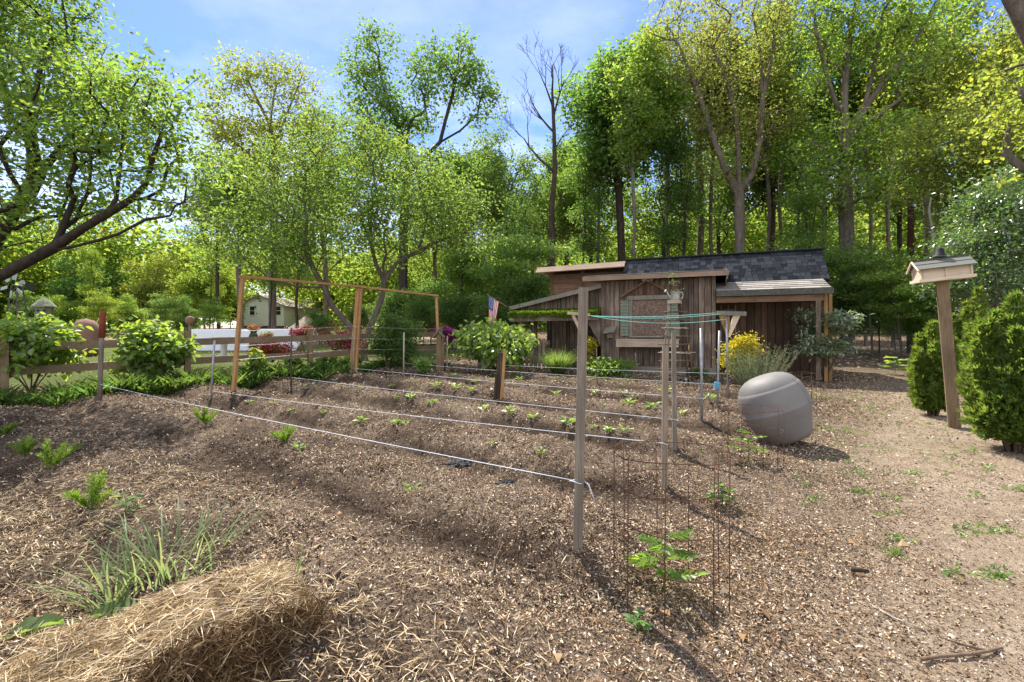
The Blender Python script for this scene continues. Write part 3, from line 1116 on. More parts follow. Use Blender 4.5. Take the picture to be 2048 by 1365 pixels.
pw = MB()
bd(pw, 2.86, 5.4, 0.80, -0.02, 2.34, 0.17)
part(pw, 'porch_wall', M['shed_plank_red'])
pw = MB()
pw.box((4.1, 0.78, 1.90), (2.5, 0.02, 0.20))
part(pw, 'porch_lintel', M['dark_wood'])
# small trellis window in the porch
pt = MB()
for xx in (2.98, 3.15, 3.32): pt.box((xx, 0.74, 1.2), (0.025, 0.02, 1.1))
for zz in (0.8, 1.25, 1.62): pt.box((3.15, 0.725, zz), (0.36, 0.02, 0.025))
part(pt, 'porch_trellis', M['trim_grey'])
# left lean-to: gable boards over a mossy awning, back wall and posts
gt = lambda x: 2.28 + 0.207 * x
lw = MB()
bd(lw, -2.35, 0.0, 0.12, 1.58, gt, 0.12)
part(lw, 'gable_wall', M['shed_plank'])
lr = MB()
lr.slab([(-2.62, -0.1, 1.80), (0.0, -0.1, 2.34), (0.0, 1.6, 2.44), (-2.62, 1.6, 1.90)], 0.035)
part(lr, 'leanto_roof', M['shed_board'])
le = MB()
le.beam((-2.64, -0.115, 1.745), (0.02, -0.115, 2.295), 0.03, 0.11)
part(le, 'leanto_fascia', M['trim_grey'])
aw = MB()
aw.slab([(-2.5, -0.42, 1.50), (-0.02, -0.42, 1.52), (-0.02, 0.10, 1.62), (-2.5, 0.10, 1.60)], 0.03)
aw.beam((-2.48, -0.38, 1.42), (0.0, -0.38, 1.44), 0.05, 0.13)
aw.beam((-2.50, -0.35, 1.40), (-2.50, 0.1, 1.50), 0.05, 0.1)
awn = part(aw, 'awning', M['shed_plank'])
k = 12000
x = rng.uniform(-2.53, -0.0, k)
y = rng.uniform(-0.46, 0.12, k)
edge = rng.random(k) < 0.45
y[edge] = -0.45 + rng.normal(0, 0.012, edge.sum())
z = 1.545 + 0.1 * (y + 0.42) / 0.5 + 0.035 * fbm(x * 5, y * 5, 5) + rng.uniform(0, .065, k)
z[edge] -= rng.uniform(-.02, 0.14, edge.sum()) * fbm(x[edge] * 4, y[edge], 9) * 1.7
a = rng.uniform(0, 6.28, k)
leaf_obj('moss', np.stack([x, y, z], -1), np.stack([np.cos(a), np.sin(a), rng.normal(.5, .5, k)], -1), rng.normal(size=(k, 3)), 0.035, 0.016, M['moss'], awn)
lb = MB()
bd(lb, -1.85, -0.42, 1.45, 0.0, 1.95, 0.12)
part(lb, 'leanto_back_wall', M['shed_plank'])
for xx in (-2.2, -1.95):
    q = MB()
    q.box((xx, -0.30 if xx < -2.1 else 0.2, 0.74), (0.085, 0.085, 1.5))
    part(q, 'leanto_post', M['shed_plank'])
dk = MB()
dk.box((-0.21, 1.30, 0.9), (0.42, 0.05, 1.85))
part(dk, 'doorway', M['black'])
# scalloped bracket by the front room corner
br = MB()
pro = []
for i in range(15):
    t = i / 14
    pro.append((-0.02 - 0.42 * (1 - t) ** 1.3 - 0.025 * abs(math.sin(t * 9.4)), -0.05, 1.42 - 0.75 * t))
pro = [(-0.02, -0.05, 1.42)] + pro + [(-0.02, -0.05, 0.67)]
br.slab(pro, 0.03)
part(br, 'scroll_bracket', M['shed_plank'])
# boarded window
wd = MB()
wd.box((1.27, -0.03, 1.95), (1.15, 0.05, 0.11))
wd.box((0.78, -0.03, 1.42), (0.08, 0.045, 0.93))
wd.box((1.74, -0.03, 1.42), (0.08, 0.045, 0.93))
wd.box((1.27, -0.035, 0.94), (1.05, 0.06, 0.05))
win = part(wd, 'window', M['trim_grey'])
q = MB(); q.box((1.26, -0.018, 1.43), (0.88, 0.02, 0.90)); part(q, 'pane', M['osb'], win)
for xx in (0.62, 1.89):
    q = MB()
    q.box((xx, -0.032, 1.42), (0.21, 0.022, 0.92))
    for i in range(10): q.box((xx, -0.046, 1.03 + i * 0.088), (0.16, 0.012, 0.055), Matrix.Rotation(R(25), 3, 'X'))
    part(q, 'shutter', M['shutter'], win)
q = MB()
q.beam((0.52, -0.06, 1.99), (1.20, -0.06, 2.40), 0.04, 0.05)
q.beam((1.18, -0.055, 2.40), (1.90, -0.055, 1.99), 0.04, 0.05)
part(q, 'gable_trim', M['shed_board'], win)
q = MB()
bd(q, 0.66, 1.78, -0.014, 2.01, lambda xx: 2.02 + 0.36 * (1 - abs(xx - 1.2) / 0.62), 0.11, th=0.012)
part(q, 'gable_panel', M['shed_plank_red'], win)
q = MB()
q.box((1.22, -0.16, 0.86), (1.55, 0.30, 0.035))
q.box((1.22, -0.29, 0.755), (1.55, 0.03, 0.17))
for xx in (0.52, 1.92): q.slab([(xx, -0.02, 0.84), (xx, -0.28, 0.84), (xx, -0.02, 0.62)], 0.03)
part(q, 'sill_shelf', M['pale_board'], win)
# lamp over the window
q = MB()
q.lathe([(0.03, 0), (0.05, 0.02), (0.05, 0.05), (0.02, 0.07)], 12, Matrix.Translation((1.22, -0.03, 2.40)) @ Matrix.Rotation(R(90), 4, 'X'))
for sx in (-1, 1): q.tube([(1.22, -0.08, 2.40), (1.22 + sx * .07, -0.12, 2.42), (1.22 + sx * .12, -0.16, 2.38)], [0.018, 0.03, 0.045], 8)
part(q, 'floodlight', M['pale_board'])
# things fixed to or standing by the shed
o = thing('wall_box', 'small tilted wooden feeder box fixed to the shed front wall', 'feeder', shed.matrix_basis @ Vector((0.16, -0.10, 1.0)), SR)
o.location = O + Matrix.Rotation(SR, 3, 'Z') @ Vector((0.22, -0.06, 1.0))
q = MB(); q.slab([(-.14, -.16, .02), (.15, -.16, .06), (.19, .04, .22), (-.10, .04, .18)], 0.02); part(q, 'lid', M['trim_grey'], o)
q = MB(); q.box((0.03, -0.04, -0.02), (.15, .12, .16)); q.box((0.03, 0.03, -0.3), (.09, .03, .7)); part(q, 'body', M['shed_plank'], o)

# flag on the lean-to corner
RS = Matrix.Rotation(SR, 3, 'Z')
fb = O + RS @ Vector((-2.55, -0.2, 1.72))
flag = thing('flag_on_pole', 'small striped flag with a starred blue corner hanging from the lean-to corner', 'flag', fb)
ftip = P(976, 591, fb.y - 0.15) - fb
q = MB(); q.tube([(0, 0, 0), ftip * 0.5, ftip], 0.011, 8); q.lathe([(0.0, 0), (0.018, .01), (0.018, .03), (0.0, .04)], 8, Matrix.Translation(ftip)); part(q, 'pole', M['brown_wood'], flag)
fm = [plain('flag_red', (0.50, 0.03, 0.05), 0.8, 0, 0.1, 5, 0), plain('flag_white', (0.75, 0.74, 0.72), 0.8, 0, 0.05, 5, 0), plain('flag_blue', (0.03, 0.05, 0.20), 0.8, 0, 0.1, 5, 0)]
nu, nv = 39, 24
h0, h1 = ftip * 0.98, ftip * 0.52


def flagp(i, j, off=0.0):
    u, v = i / nu, j / nv          # u across the hoist from the tip, v down the fly
    top = h0 + (h1 - h0) * u
    gather = 1 - 0.45 * v
    x = top.x * 1.0
    cx = h0.x + (h1.x - h0.x) * 0.42
    p = Vector((cx + (x - cx) * gather - 0.05 * v, top.y + (0.055 * math.sin(u * 11 + v * 1.5)) * (0.25 + v) - off, top.z * (1 - 0.4 * v) + 0.4 * v * (h0.z * .75 + h1.z * .25) - 0.80 * v))
    return p


vs = [flagp(i, j) for j in range(nv + 1) for i in range(nu + 1)]
q = MB()
for j in range(nv):
    for i in range(nu):
        b0 = j * (nu + 1) + i
        stripe = i * 13 // nu
        mi = 2 if (j < nv * 0.42 and stripe < 7) else (0 if stripe % 2 == 0 else 1)
        q.f.append((b0, b0 + 1, b0 + nu + 2, b0 + nu + 1)); q.m.append(mi); q.s.append(False)
q.v = [tuple(p) for p in vs]
for j in range(9):
    for i in range(6 if j % 2 == 0 else 5):
        fi = 1.8 + i * 3.35 + (0 if j % 2 == 0 else 1.6)
        fj = 0.7 + j * 1.06
        c0 = flagp(fi, fj, 0.004)
        ring = []
        for t in range(10):
            rr = 0.011 if t % 2 == 0 else 0.0045
            ring.append(c0 + Vector((rr * math.sin(t * .628), 0, rr * math.cos(t * .628))))
        q.add(ring, [tuple(range(10))], 1)
q.build('cloth', fm, flag, rel=False)

# ------------------------------------------------------------------ rail fence
fd = Vector((0.723, 0.69, 0))
F0 = Vector((-8.9, 8.7, 0))
fence = thing('rail_fence', 'two rail weathered timber fence running along the far side of the garden', 'fence', on_ground(F0.x, F0.y))


def fpt(s_, h): 
    p = F0 + fd * s_
    return Vector((p.x, p.y, float(base_z(p.x, p.y)) + h))


spans = [-2.4, 0.05, 2.78, 5.38, 7.9, 9.3]
for sa in spans[:]:
    q = MB()
    p = fpt(sa, 0)
    q.box((p.x, p.y, p.z + 0.55), (0.11, 0.11, 1.25), Matrix.Rotation(math.atan2(fd.y, fd.x), 3, 'Z'))
    q.build('post', M['fence_post'], fence)
for i in range(len(spans) - 1):
    for hgt in (0.94, 0.52):
        q = MB()
        off = Vector((0.69, -0.723, 0)) * -0.082
        q.beam(fpt(spans[i], hgt + random.uniform(-.01, .01)) + off, fpt(spans[i + 1] - 0.004, hgt + random.uniform(-.01, .01)) + off, 0.045, 0.145)
        q.build('rail', M['fence_wood'], fence)
# gabled post caps on posts at the turn of the fence
for u, v, vt, nm in ((878, 738, 668, 'gable capped square timber post at the corner of the rail fence'), (960, 735, 672, 'gable capped timber post half hidden in the leafy dome shrub')):
    g = G(u, v)
    t_ = thing('capped_post', nm, 'post', g, group='posts with gabled caps')
    hz = P(u, vt, g.y).z - g.z
    q = MB(); q.box((0.0, 0, hz / 2 - 0.1), (0.13, 0.13, hz + 0.2)); q.box((0.10, 0.02, hz / 2 - .1), (0.07, 0.10, hz - .05)); q.build('shaft', M['fence_post'], t_, rel=False)
    q = MB(); q.slab([(-.16, -.13, hz - .09), (0, -.13, hz + .10), (0, .13, hz + .10), (-.16, .13, hz - .09)], .025); q.slab([(0, -.13, hz + .10), (.16, -.13, hz - .09), (.16, .13, hz - .09), (0, .13, hz + .10)], .025); q.box((0, 0, hz + .125), (.10, .24, .03)); q.build('cap', M['trim_grey'], t_, rel=False)
# picket panel between the dome shrub and the lean-to
g = G(1062, 738)
t_ = thing('picket_gate', 'low dark picket gate beside the lean-to posts', 'gate', g)
q = MB()
for i in range(7): q.box((-0.36 + i * 0.12, random.uniform(-.01, .01), 0.42), (0.085, 0.02, 0.84 + random.uniform(-.04, .04)))
q.build('picket_panel', M['shed_plank'], t_, rel=False)
for zz in (.2, .68):
    q = MB(); q.box((0, 0.025, zz), (0.86, 0.03, 0.08)); q.build('cross_rail', M['shed_board'], t_, rel=False)

# ------------------------------------------------------------------ goal-shaped timber trellis with wires
tp = [(G(465, 785), P(485, 557, 9.74)), (G(701, 751), P(717, 576, 12.6)), (G(880, 739), P(873, 594, 14.05))]
tre = thing('garden_trellis', 'tall goal shaped trellis of orange brown lumber with three uprights', 'trellis', tp[0][0])
for i, (a_, b_) in enumerate(tp):
    q = MB()
    w_ = 0.065 if i != 1 else 0.085
    q.beam(a_ - Vector((0, 0, .25)), b_, w_, w_, up=(0.15, 0.985, 0))
    up_ = q.build('upright', M['frame_wood'], tre)
    if i == 1:
        q = MB(); q.beam(a_ + Vector((0.10, .05, -.2)), b_ + Vector((0.06, 0.04, 0)), 0.055, 0.06, up=(0.15, 0.985, 0)); q.build('upright', M['frame_wood'], tre)
    if i == 0:
        q = MB(); q.beam(a_ - Vector((0, 0, .1)), a_ + (b_ - a_) * 0.07, 0.10, 0.10, up=(0.62, 0.785, 0)); q.build('stained_foot', M['dark_wood'], up_, rel=False) if False else None
for i in range(2):
    q = MB()
    a_, b_ = tp[i][1] + Vector((-.03, -.04, 0.03)), tp[i + 1][1] + Vector((.03, 0, 0.03))
    q.beam(a_, b_, 0.08, 0.05)
    q.build('top_rail', M['frame_wood_x'], tre)


def hang(a, b, sag, n=14):
    return [a + (b - a) * (i / n) - Vector((0, 0, sag * 4 * (i / n) * (1 - i / n))) for i in range(n + 1)]


for k_, (hh_, nm) in enumerate(((1.14, 'uppermost'), (0.86, 'middle'), (0.60, 'lowest'))):
    q = MB()
    pts = []
    for i in range(2): pts += hang(tp[i][0] + Vector((0, -0.06, hh_)), tp[i + 1][0] + Vector((0, -0.06, hh_)), 0.015, 8)[: 8 + i]
    q.tube(pts, 0.003, 4)
    tag(q.build('trellis_wire', M['wire']), f'{nm} of the thin horizontal wires strung across the timber trellis', 'wire', 'wires across the timber trellis')

# ------------------------------------------------------------------ row posts and strings
def post(name, u0, v0, u1, v1, w, mat, label, cat='post', group='posts at the ends of the string rows', round_=False, d=None, tops=None, extra=None):
    g = G(u0, v0)
    tp_ = P(u1, v1, g.y)
    t_ = thing(name, label, cat, g, group=group)
    q = MB()
    lo = Vector((0, 0, -0.3))
    top_ = tp_ - g
    if round_: q.tube([lo, top_ * .5, top_], w / 2, 10)
    else: q.beam(lo, top_, w, w, up=(0.10, 0.995, 0))
    q.build('shaft', mat, t_, rel=False)
    if extra: extra(t_, g, top_)
    return t_, g, tp_


def rust_top(t_, g, top_):
    q = MB(); q.tube([top_ * 0.70, top_ * 1.0], 0.045, 10); q.build('rusty_top', M['rust_red'], t_, rel=False)


ends_r = {}
ends_l = {}
_, ends_r[0], _ = post('row_post', 1153, 1095, 1167, 576, 0.054, M['grey_wood'], 'tall grey weathered square post standing nearest in the garden')
_, ends_r[1], _ = post('row_post', 1328, 972, 1331, 692, 0.044, M['brown_wood'], 'short brown square stake behind the near tomato cage')
_, ends_r[2], _ = post('row_post', 1350, 890, 1347, 665, 0.044, M['grey_wood'], 'thin grey stake standing in front of the twig tower')
_, ends_r[3], _ = post('row_post', 1404, 845, 1402, 657, 0.037, M['steel'], 'bare steel pipe post to the right of the twig tower', round_=True)
_, ends_r[4], _ = post('row_post', 1434, 820, 1439, 662, 0.036, M['steel'], 'steel post with a blue string winder hanging on it', round_=True)
_, ends_l[0], _ = post('row_post', 198, 801, 206, 622, 0.072, M['grey_wood'], 'grey round post with a rusty red top between the left shrubs', round_=True, extra=rust_top)
_, ends_l[1], _ = post('row_post', 421, 797, 429, 682, 0.036, M['steel'], 'thin steel rod leaning left of the tall timber trellis', round_=True)
_, ends_l[2], _ = post('row_post', 582, 775, 583, 656, 0.034, M['dark_steel'], 'dark steel stake between the first and second trellis uprights', round_=True)
_, ends_l[3], _ = post('row_post', 702, 754, 706, 664, 0.036, M['grey_wood'], 'pale thin stake against the middle trellis upright', round_=True)
_, ends_l[4], _ = post('row_post', 807, 743, 808, 665, 0.04, M['pale_twig'], 'pale slim stake in front of the dark bush under the trellis', round_=True)
_, ends_l[5], _ = post('row_post', 894, 740, 895, 672, 0.036, M['pale_twig'], 'pale slim stake just right of the gable capped corner post', round_=True)
ends_r[5] = G(1456, 800)
post('row_post', 1068, 735, 1070, 690, 0.03, M['pale_twig'], 'pale slim stake in front of the picket gate', round_=True)
post('row_post', 1130, 735, 1131, 690, 0.025, M['pale_twig'], 'pale slim stake in the ornamental grass clump', round_=True)
post('row_post', 1195, 765, 1193, 697, 0.02, M['twig'], 'slim brown rod in front of the low shed border shrub', round_=True)
post('row_post', 1275, 768, 1271, 706, 0.02, M['twig'], 'slim brown rod in front of the boarded window', round_=True)

hr = (0.39, 0.35, 0.30, 0.32, 0.34, 0.47)
names = ('nearest', 'second nearest', 'third nearest', 'fourth nearest', 'fifth nearest', 'farthest')
for i in range(6):
    a_ = ends_r[i] + Vector((0, 0, hr[i]))
    b_ = ends_l[i] + Vector((0, 0, 0.27 if i == 0 else 0.13 if i == 1 else 0.20))
    q = MB()
    pts = hang(a_, b_, 0.02, 24)
    q.tube(pts, 0.0027, 5)
    if i == 0:
        q.tube([a_ + Vector((0.045, 0, 0)), a_ + Vector((0.07, -.01, -.02)), a_ + Vector((0.10, -.02, -.10))], 0.004, 4)
        q.tube([pts[6] + Vector((0, 0, .05)), pts[6] + Vector((0.0, 0, -.28))], 0.003, 4) if False else None
    rw = (.04, .032, .032, .023, .022, .022)[i]
    q.tube([a_ + Vector((rw * math.cos(t), rw * math.sin(t), 0.008 * math.sin(2 * t))) for t in np.linspace(0, 6.28, 11)], 0.003, 4)
    tag(q.build('row_string', M['string']), f'{names[i]} of the white guide strings stretched low along the planted rows', 'string', 'guide strings along the rows')

# ------------------------------------------------------------------ clothesline
clp = []
for u0, v0, u1, v1, du, lb in ((1456, 800, 1453, 628, 1, 'clothesline post with a yellowish triangular bracket beside the golden shrub'),
                               (1166, 797, 1166, 630, -1, 'clothesline post with a diagonal bracket hidden behind the tall near post')):
    t_, g, tp_ = post('clothesline_post', u0, v0, u1, v1, 0.036 if du == 1 else 0.06, M['steel'] if du == 1 else M['brown_wood'], lb, 'post', 'clothesline posts', True)
    top_ = tp_ - g
    c_, s_n = math.cos(R(-38)), math.sin(R(-38))
    e = Vector((c_, s_n, 0))
    q = MB()
    q.beam(top_ + e * (-0.17) + Vector((0, 0, .02)), top_ + e * 0.33 + Vector((0, 0, -.01)), 0.07, 0.075) if du == 1 else q.beam(top_ + Vector((-.28, -.02, .03)), top_ + Vector((.12, 0, .0)), 0.07, 0.05)
    q.build('crossarm', M['trim_grey'] if du == 1 else M['pale_board'], t_, rel=False)
    if du == 1:
        q = MB(); q.slab([top_ + e * (-.12) + Vector((0, 0, -.02)), top_ + Vector((.02, 0, -.42)), top_ + Vector((.07, 0, -.42)), top_ + e * .05 + Vector((0, 0, -.02))], 0.04); q.build('brace', M['yellow_wood'], t_, rel=False)
        q = MB(); q.slab([top_ + e * (.12) + Vector((0, 0, -.03)), top_ + Vector((.03, 0, -.42)), top_ + Vector((.07, 0, -.42)), top_ + e * .24 + Vector((0, 0, -.03))], 0.03); q.build('brace', M['cream_wood'], t_, rel=False)
    else:
        q = MB(); q.beam(top_ + Vector((-.19, 0, 0)), top_ + Vector((-.02, 0, -.36)), 0.06, 0.05); q.build('brace', M['pale_board'], t_, rel=False)
    clp.append((g, tp_))
for k_, (du, dv, sg, nm) in enumerate(((-.10, .02, .05, 'back'), (-.03, .0, .07, 'middle'), (.03, -.10, .11, 'lowest'))):
    a_ = clp[0][1] + Vector((-.05, 0, dv)) + Vector((du, -du, 0))
    b_ = clp[1][1] + Vector((.0, 0, 0.0)) + Vector((du, -du, 0))
    q = MB(); q.tube(hang(a_, b_, sg, 20), 0.0045, 5)
    tag(q.build('clothesline', M['teal_line']), f'{nm} one of the three teal clotheslines slung before the shed', 'clothesline', 'teal clotheslines')

# blue string winder hanging on the steel post
g = ends_r[4]
q = MB()
c_ = P(1434, 771, g.y - 0.05)
q.box(c_ + Vector((0, 0, 0)), (0.085, 0.025, 0.11), Matrix.Rotation(R(8), 3, 'Y'))
for dz in (-.03, .0, .03): q.tube([c_ + Vector((-.045, 0, dz)), c_ + Vector((0, -.02, dz)), c_ + Vector((.045, 0, dz))], 0.012, 6)
tag(q.build('string_winder', M['blue_plastic']), 'pale blue string winder hung low on the steel post', 'winder')
# ------------------------------------------------------------------ twig tower with a watering can
g = G(1343, 768)
tw = thing('twig_tower', 'four legged garden tower of pale and dark poles with twig rungs', 'plant tower', g)
HT = 1.80
yaw = R(-28)
Rz = Matrix.Rotation(yaw, 3, 'Z')
cor_b = [Rz @ Vector((sx * 0.30, sy * 0.30, 0)) for sx, sy in ((-1, -1), (1, -1), (1, 1), (-1, 1))]
cor_t = [Rz @ Vector((sx * 0.095, sy * 0.095, HT)) for sx, sy in ((-1, -1), (1, -1), (1, 1), (-1, 1))]
off = Vector((0.16, 0.12, 0))
for i in range(4):
    q = MB(); q.beam(cor_b[i] + off - Vector((0, 0, .05)), cor_t[i] + off * .55, 0.032, 0.032)
    q.build('leg', M['trim_grey'] if i in (0, 3) else M['dark_wood'], tw, rel=False)
for j in range(9):
    f = 0.08 + j * 0.10
    for s0, s1 in ((0, 1), (2, 3), (1, 2), (3, 0)):
        a_ = cor_b[s0].lerp(cor_t[s0], f) + off * (1 - .45 * f)
        b_ = cor_b[s1].lerp(cor_t[s1], f) + off * (1 - .45 * f)
        d_ = (b_ - a_).normalized() * random.uniform(.09, .16)
        q = MB()
        q.tube([a_ - d_, a_.lerp(b_, .5) + Vector((0, 0, random.uniform(-.012, .012))), b_ + d_ + Vector((0, 0, random.uniform(-.03, .03)))], [.011, .013, .009], 6)
        q.build('rung', M['pale_twig'] if j in (3, 6) else M['twig'], tw, rel=False)
q = MB(); q.box(off * .55 + Vector((0, 0, HT + .0)), (0.26, 0.26, 0.07), Rz); q.build('platform', M['pale_board'], tw, rel=False)
cl = g + off * .55 + Vector((0.02, 0, HT + 0.035))
can = thing('watering_can', 'galvanised watering can planted with sprigs standing on the twig tower', 'watering can', cl)
q = MB(); q.lathe([(0.085, 0), (0.09, .01), (0.095, .10), (0.105, .185), (0.11, .19), (0.10, .19), (0.095, .17), (0.0, .165)], 20); q.build('body', M['galv'], can, rel=False)
q = MB(); q.tube([(-.085, 0, .05), (-.14, -.01, .10), (-.20, -.02, .19)], [.025, .017, .013], 8); q.lathe([(.012, 0), (.04, .035), (.045, .045), (0, .05)], 12, Matrix.Translation((-.20, -.02, .185)) @ Matrix.Rotation(R(-50), 4, 'Y')); q.build('spout', M['galv'], can, rel=False)
q = MB(); q.tube([(.095, 0, .17), (.15, 0, .19), (.17, 0, .12), (.15, 0, .05), (.09, 0, .03)], .009, 6); q.build('handle', M['galv'], can, rel=False)
q = MB()
for dx, hh in ((-.03, .42), (.02, .30)): q.tube([(0, 0, .16), (dx, 0, .16 + hh * .5), (dx * 2.2, .02, .16 + hh)], [.006, .005, .003], 5)
q.build('stem', M['twig'], can, rel=False)
pos, ax, nr = clump(rng, [(0, 0, .2), (.05, 0, .2), (-.05, 0, .40), (-.06, 0, .55)], 26, (.05, .04, .025))
leaf_obj('foliage', pos, ax, nr, .035, .016, M['leaf_seedling'], can)

# thin stake with a white tag, by the tower
g = G(1374, 764)
t_ = thing('plant_stake', 'orange bamboo stake with a white tag to the right of the twig tower', 'stake', g)
q = MB(); q.tube([(0, 0, -.1), P(1378, 690, g.y) - g], .010, 6); q.build('cane', M['yellow_wood'], t_, rel=False)
q = MB(); q.box((-.01, -.02, .06), (.085, .012, .06), Matrix.Rotation(R(14), 3, 'Y')); q.build('label_tag', M['white_siding'], t_, rel=False)
for u0, v0, v1, mt, lb in ((1512, 740, 684, 'cream_wood', 'pale stick standing behind the grey green rosemary bush'), (1535, 742, 682, 'yellow_wood', 'taller yellow stick standing before the porch planks')):
    g = G(u0, v0)
    t_ = MB(); t_.tube([g - Vector((0, 0, .1)), P(u0 + 2, v1, g.y)], .014, 6)
    tag(t_.build('garden_stick', M[mt]), lb, 'stick')

# ------------------------------------------------------------------ split stump post in the rows
g = G(996, 788)
st = thing('split_post', 'dark splintered old timber post standing among the planted rows', 'post', g)
q = MB(); q.beam((-.03, 0, -.2), Vector((.05, 0, P(0, 706, g.y).z - g.z)), .10, .10); q.build('dark_half', M['dark_wood'], st, rel=False)
q = MB(); q.beam((.05, -.05, -.2), Vector((.12, -.05, P(0, 700, g.y).z - g.z)), .045, .05); q.build('brown_half', M['frame_wood'], st, rel=False)
q = MB(); q.beam((-.06, -.04, -.1), Vector((-.02, -.05, .40)), .05, .04); q.build('splinter', M['dark_wood'], st, rel=False)

# ------------------------------------------------------------------ bird feeder on its leaning post
g = G(1913, 856)
bp = thing('feeder_post', 'tall square timber post carrying the cream bird feeder', 'post', g)
ptop = P(1884, 562, g.y) - g
q = MB(); q.beam(Vector((0, 0, -.3)), ptop, .128, .128, up=(.60, .80, 0)); q.build('shaft', M['fence_post'], bp, rel=False)
q = MB(); q.beam(ptop * .35 + Vector((.075, -.075, 0)), ptop * .62 + Vector((.075, -.075, 0)), .03, .03, up=(.45, .9, 0)) if False else q.tube([ptop * .93 + Vector((.085, -.02, 0)), ptop * .90 + Vector((.12, -.03, 0)), ptop * .86 + Vector((.10, -.03, 0))], .008, 5)
q.build('hook', M['rust'], bp, rel=False)
fy = R(-23)
bh = thing('bird_feeder', 'cream wooden bird feeder house with a grey shingled roof', 'bird feeder', g + ptop, fy)
bh.rotation_euler = (R(2), R(-5), fy)
bh.scale = (.76, .76, .76)
LX, LY = 0.34, 0.20
q = MB(); q.box((0, 0, .012), (.74, .50, .025)); q.build('tray', M['cream_wood'], bh, rel=False)
q = MB()
for sy in (-1, 1): q.box((0, sy * .245, .03), (.78, .02, .05))
for sx in (-1, 1): q.box((sx * .38, 0, .03), (.02, .49, .05))
q.build('tray_rim', M['cream_wood'], bh, rel=False)
for sy in (-1, 1):
    q = MB(); q.box((0, sy * .19, .135), (.64, .012, .18)); q.build('side_panel', M['cream_wood'], bh, rel=False)
for sx in (-1, 1):
    q = MB(); q.slab([(sx * .335, -.20, .03), (sx * .335, .20, .03), (sx * .335, .20, .235), (sx * .335, 0, .36), (sx * .335, -.20, .235)], .018); q.build('gable_end', M['cream_wood'], bh, rel=False)
for xx in (-.345, 0.0, .345):
    for sy in (-1, 1):
        q = MB(); q.box((xx, sy * .206, .135), (.025, .02, .21)); q.build('batten', M['cream_wood'], bh, rel=False)
for sy in (-1, 1):
    q = MB()
    for i in range(2):
        f0, f1 = i / 2, (i + 1) / 2 + .1
        e0, z0, e1, z1 = .30, .205, 0.0, .385
        p0 = (e0 + (e1 - e0) * f0, z0 + (z1 - z0) * f0 + .022)
        p1 = (e0 + (e1 - e0) * min(f1, 1), z0 + (z1 - z0) * min(f1, 1) + .008)
        pts = [(-.40, -p0[0], p0[1]), (.40, -p0[0], p0[1]), (.40, -p1[0], p1[1]), (-.40, -p1[0], p1[1])]
        if sy > 0: pts = [(-a_, -b_, c_) for a_, b_, c_ in pts]
        q.slab(pts, .014)
    q.build('roof', M['feeder_roof'], bh, rel=False)
    q = MB(); pts = [(-.39, -sy * .295 * -1, .203), (-.39, 0, .382)]
    q.beam(Vector((-.405, sy * .30, .200)), Vector((-.405, 0, .380)), .025, .025); q.build('bargeboard', M['cream_wood'], bh, rel=False)
q = MB(); q.beam((-.40, 0, .405), (.40, 0, .405), .06, .012); q.build('ridge_cap', M['dark_steel'], bh, rel=False)
bpot = thing('black_pot', 'small black upturned pot on the ridge of the bird feeder', 'pot', g + ptop + Vector((-.03, 0, .31)))
q = MB(); q.lathe([(.058, 0), (.064, .015), (.066, .03), (.056, .035), (.044, .11), (.03, .125), (0, .127)], 18); q.build('body', M['black_plastic'], bpot, rel=False)
q = MB(); q.lathe([(.066, 0), (.070, .006), (.070, .02), (.064, .026)], 18); q.build('rim', M['dark_steel'], bpot, rel=False)

# ------------------------------------------------------------------ grey composter barrel lying tilted
g = G(1578, 893)
ba = thing('grey_barrel', 'big matte grey plastic barrel lying tilted beside the pathway', 'barrel', g)
T_ = Matrix.Translation((0.085, 0.16, 0.05)) @ Matrix.Rotation(R(-20), 4, 'Y') @ Matrix.Rotation(R(-6), 4, 'X') @ Matrix.Diagonal((.96, .96, 1.10, 1))
prof = [(0.0, 0), (.235, .0), (.268, .012), (.288, .045), (.318, .12), (.350, .20), (.378, .265), (.396, .31), (.402, .335), (.4035, .338), (.4035, .350), (.401, .353), (.399, .40), (.394, .46), (.384, .51), (.368, .555), (.355, .578), (.349, .581), (.343, .592), (.320, .626), (.284, .660), (.235, .688), (.17, .708), (.09, .718), (0.0, .720)]
q = MB(); q.lathe(prof, 64, T_); q.build('body', M['barrel'], ba, rel=False)
q = MB()
for k_ in range(1):
    a0 = -0.9
    q.tube([T_ @ Vector(((r_ + .001) * math.cos(a0), (r_ + .001) * math.sin(a0), z_)) for r_, z_ in prof[9:20]], .004, 5)
    q.build('mould_seam', M['barrel'], ba, rel=False); q = MB()

# ------------------------------------------------------------------ tomato cages
def cage(u, v, rad, h, nw, rings, label, lean=(0, 0), top_rect=False, mat='rust'):
    g = G(u, v)
    t_ = thing('tomato_cage', label, 'plant cage', g, group='rusty wire cages around young plants')
    fx = lambda a_, z: Vector((rad * math.cos(a_) + lean[0] * z, rad * math.sin(a_) + lean[1] * z, z))
    for k in range(nw):
        a_ = 2 * math.pi * (k + .3) / nw + random.uniform(-.08, .08)
        q = MB(); q.tube([fx(a_, -.10), fx(a_, h * .5) + Vector((random.uniform(-.006, .006), 0, 0)), fx(a_ + .02, h + random.uniform(-.05, .03))], .0027, 5)
        q.build('upright_wire', M[mat], t_, rel=False)
    for zz in rings:
        q = MB()
        pts = [fx(t, zz) + Vector((0, 0, .008 * math.sin(3 * t + zz * 9))) for t in np.linspace(0, 2 * math.pi, 33)]
        q.tube(pts, .0026, 5, caps=False); q.build('ring_wire', M[mat], t_, rel=False)
    return g


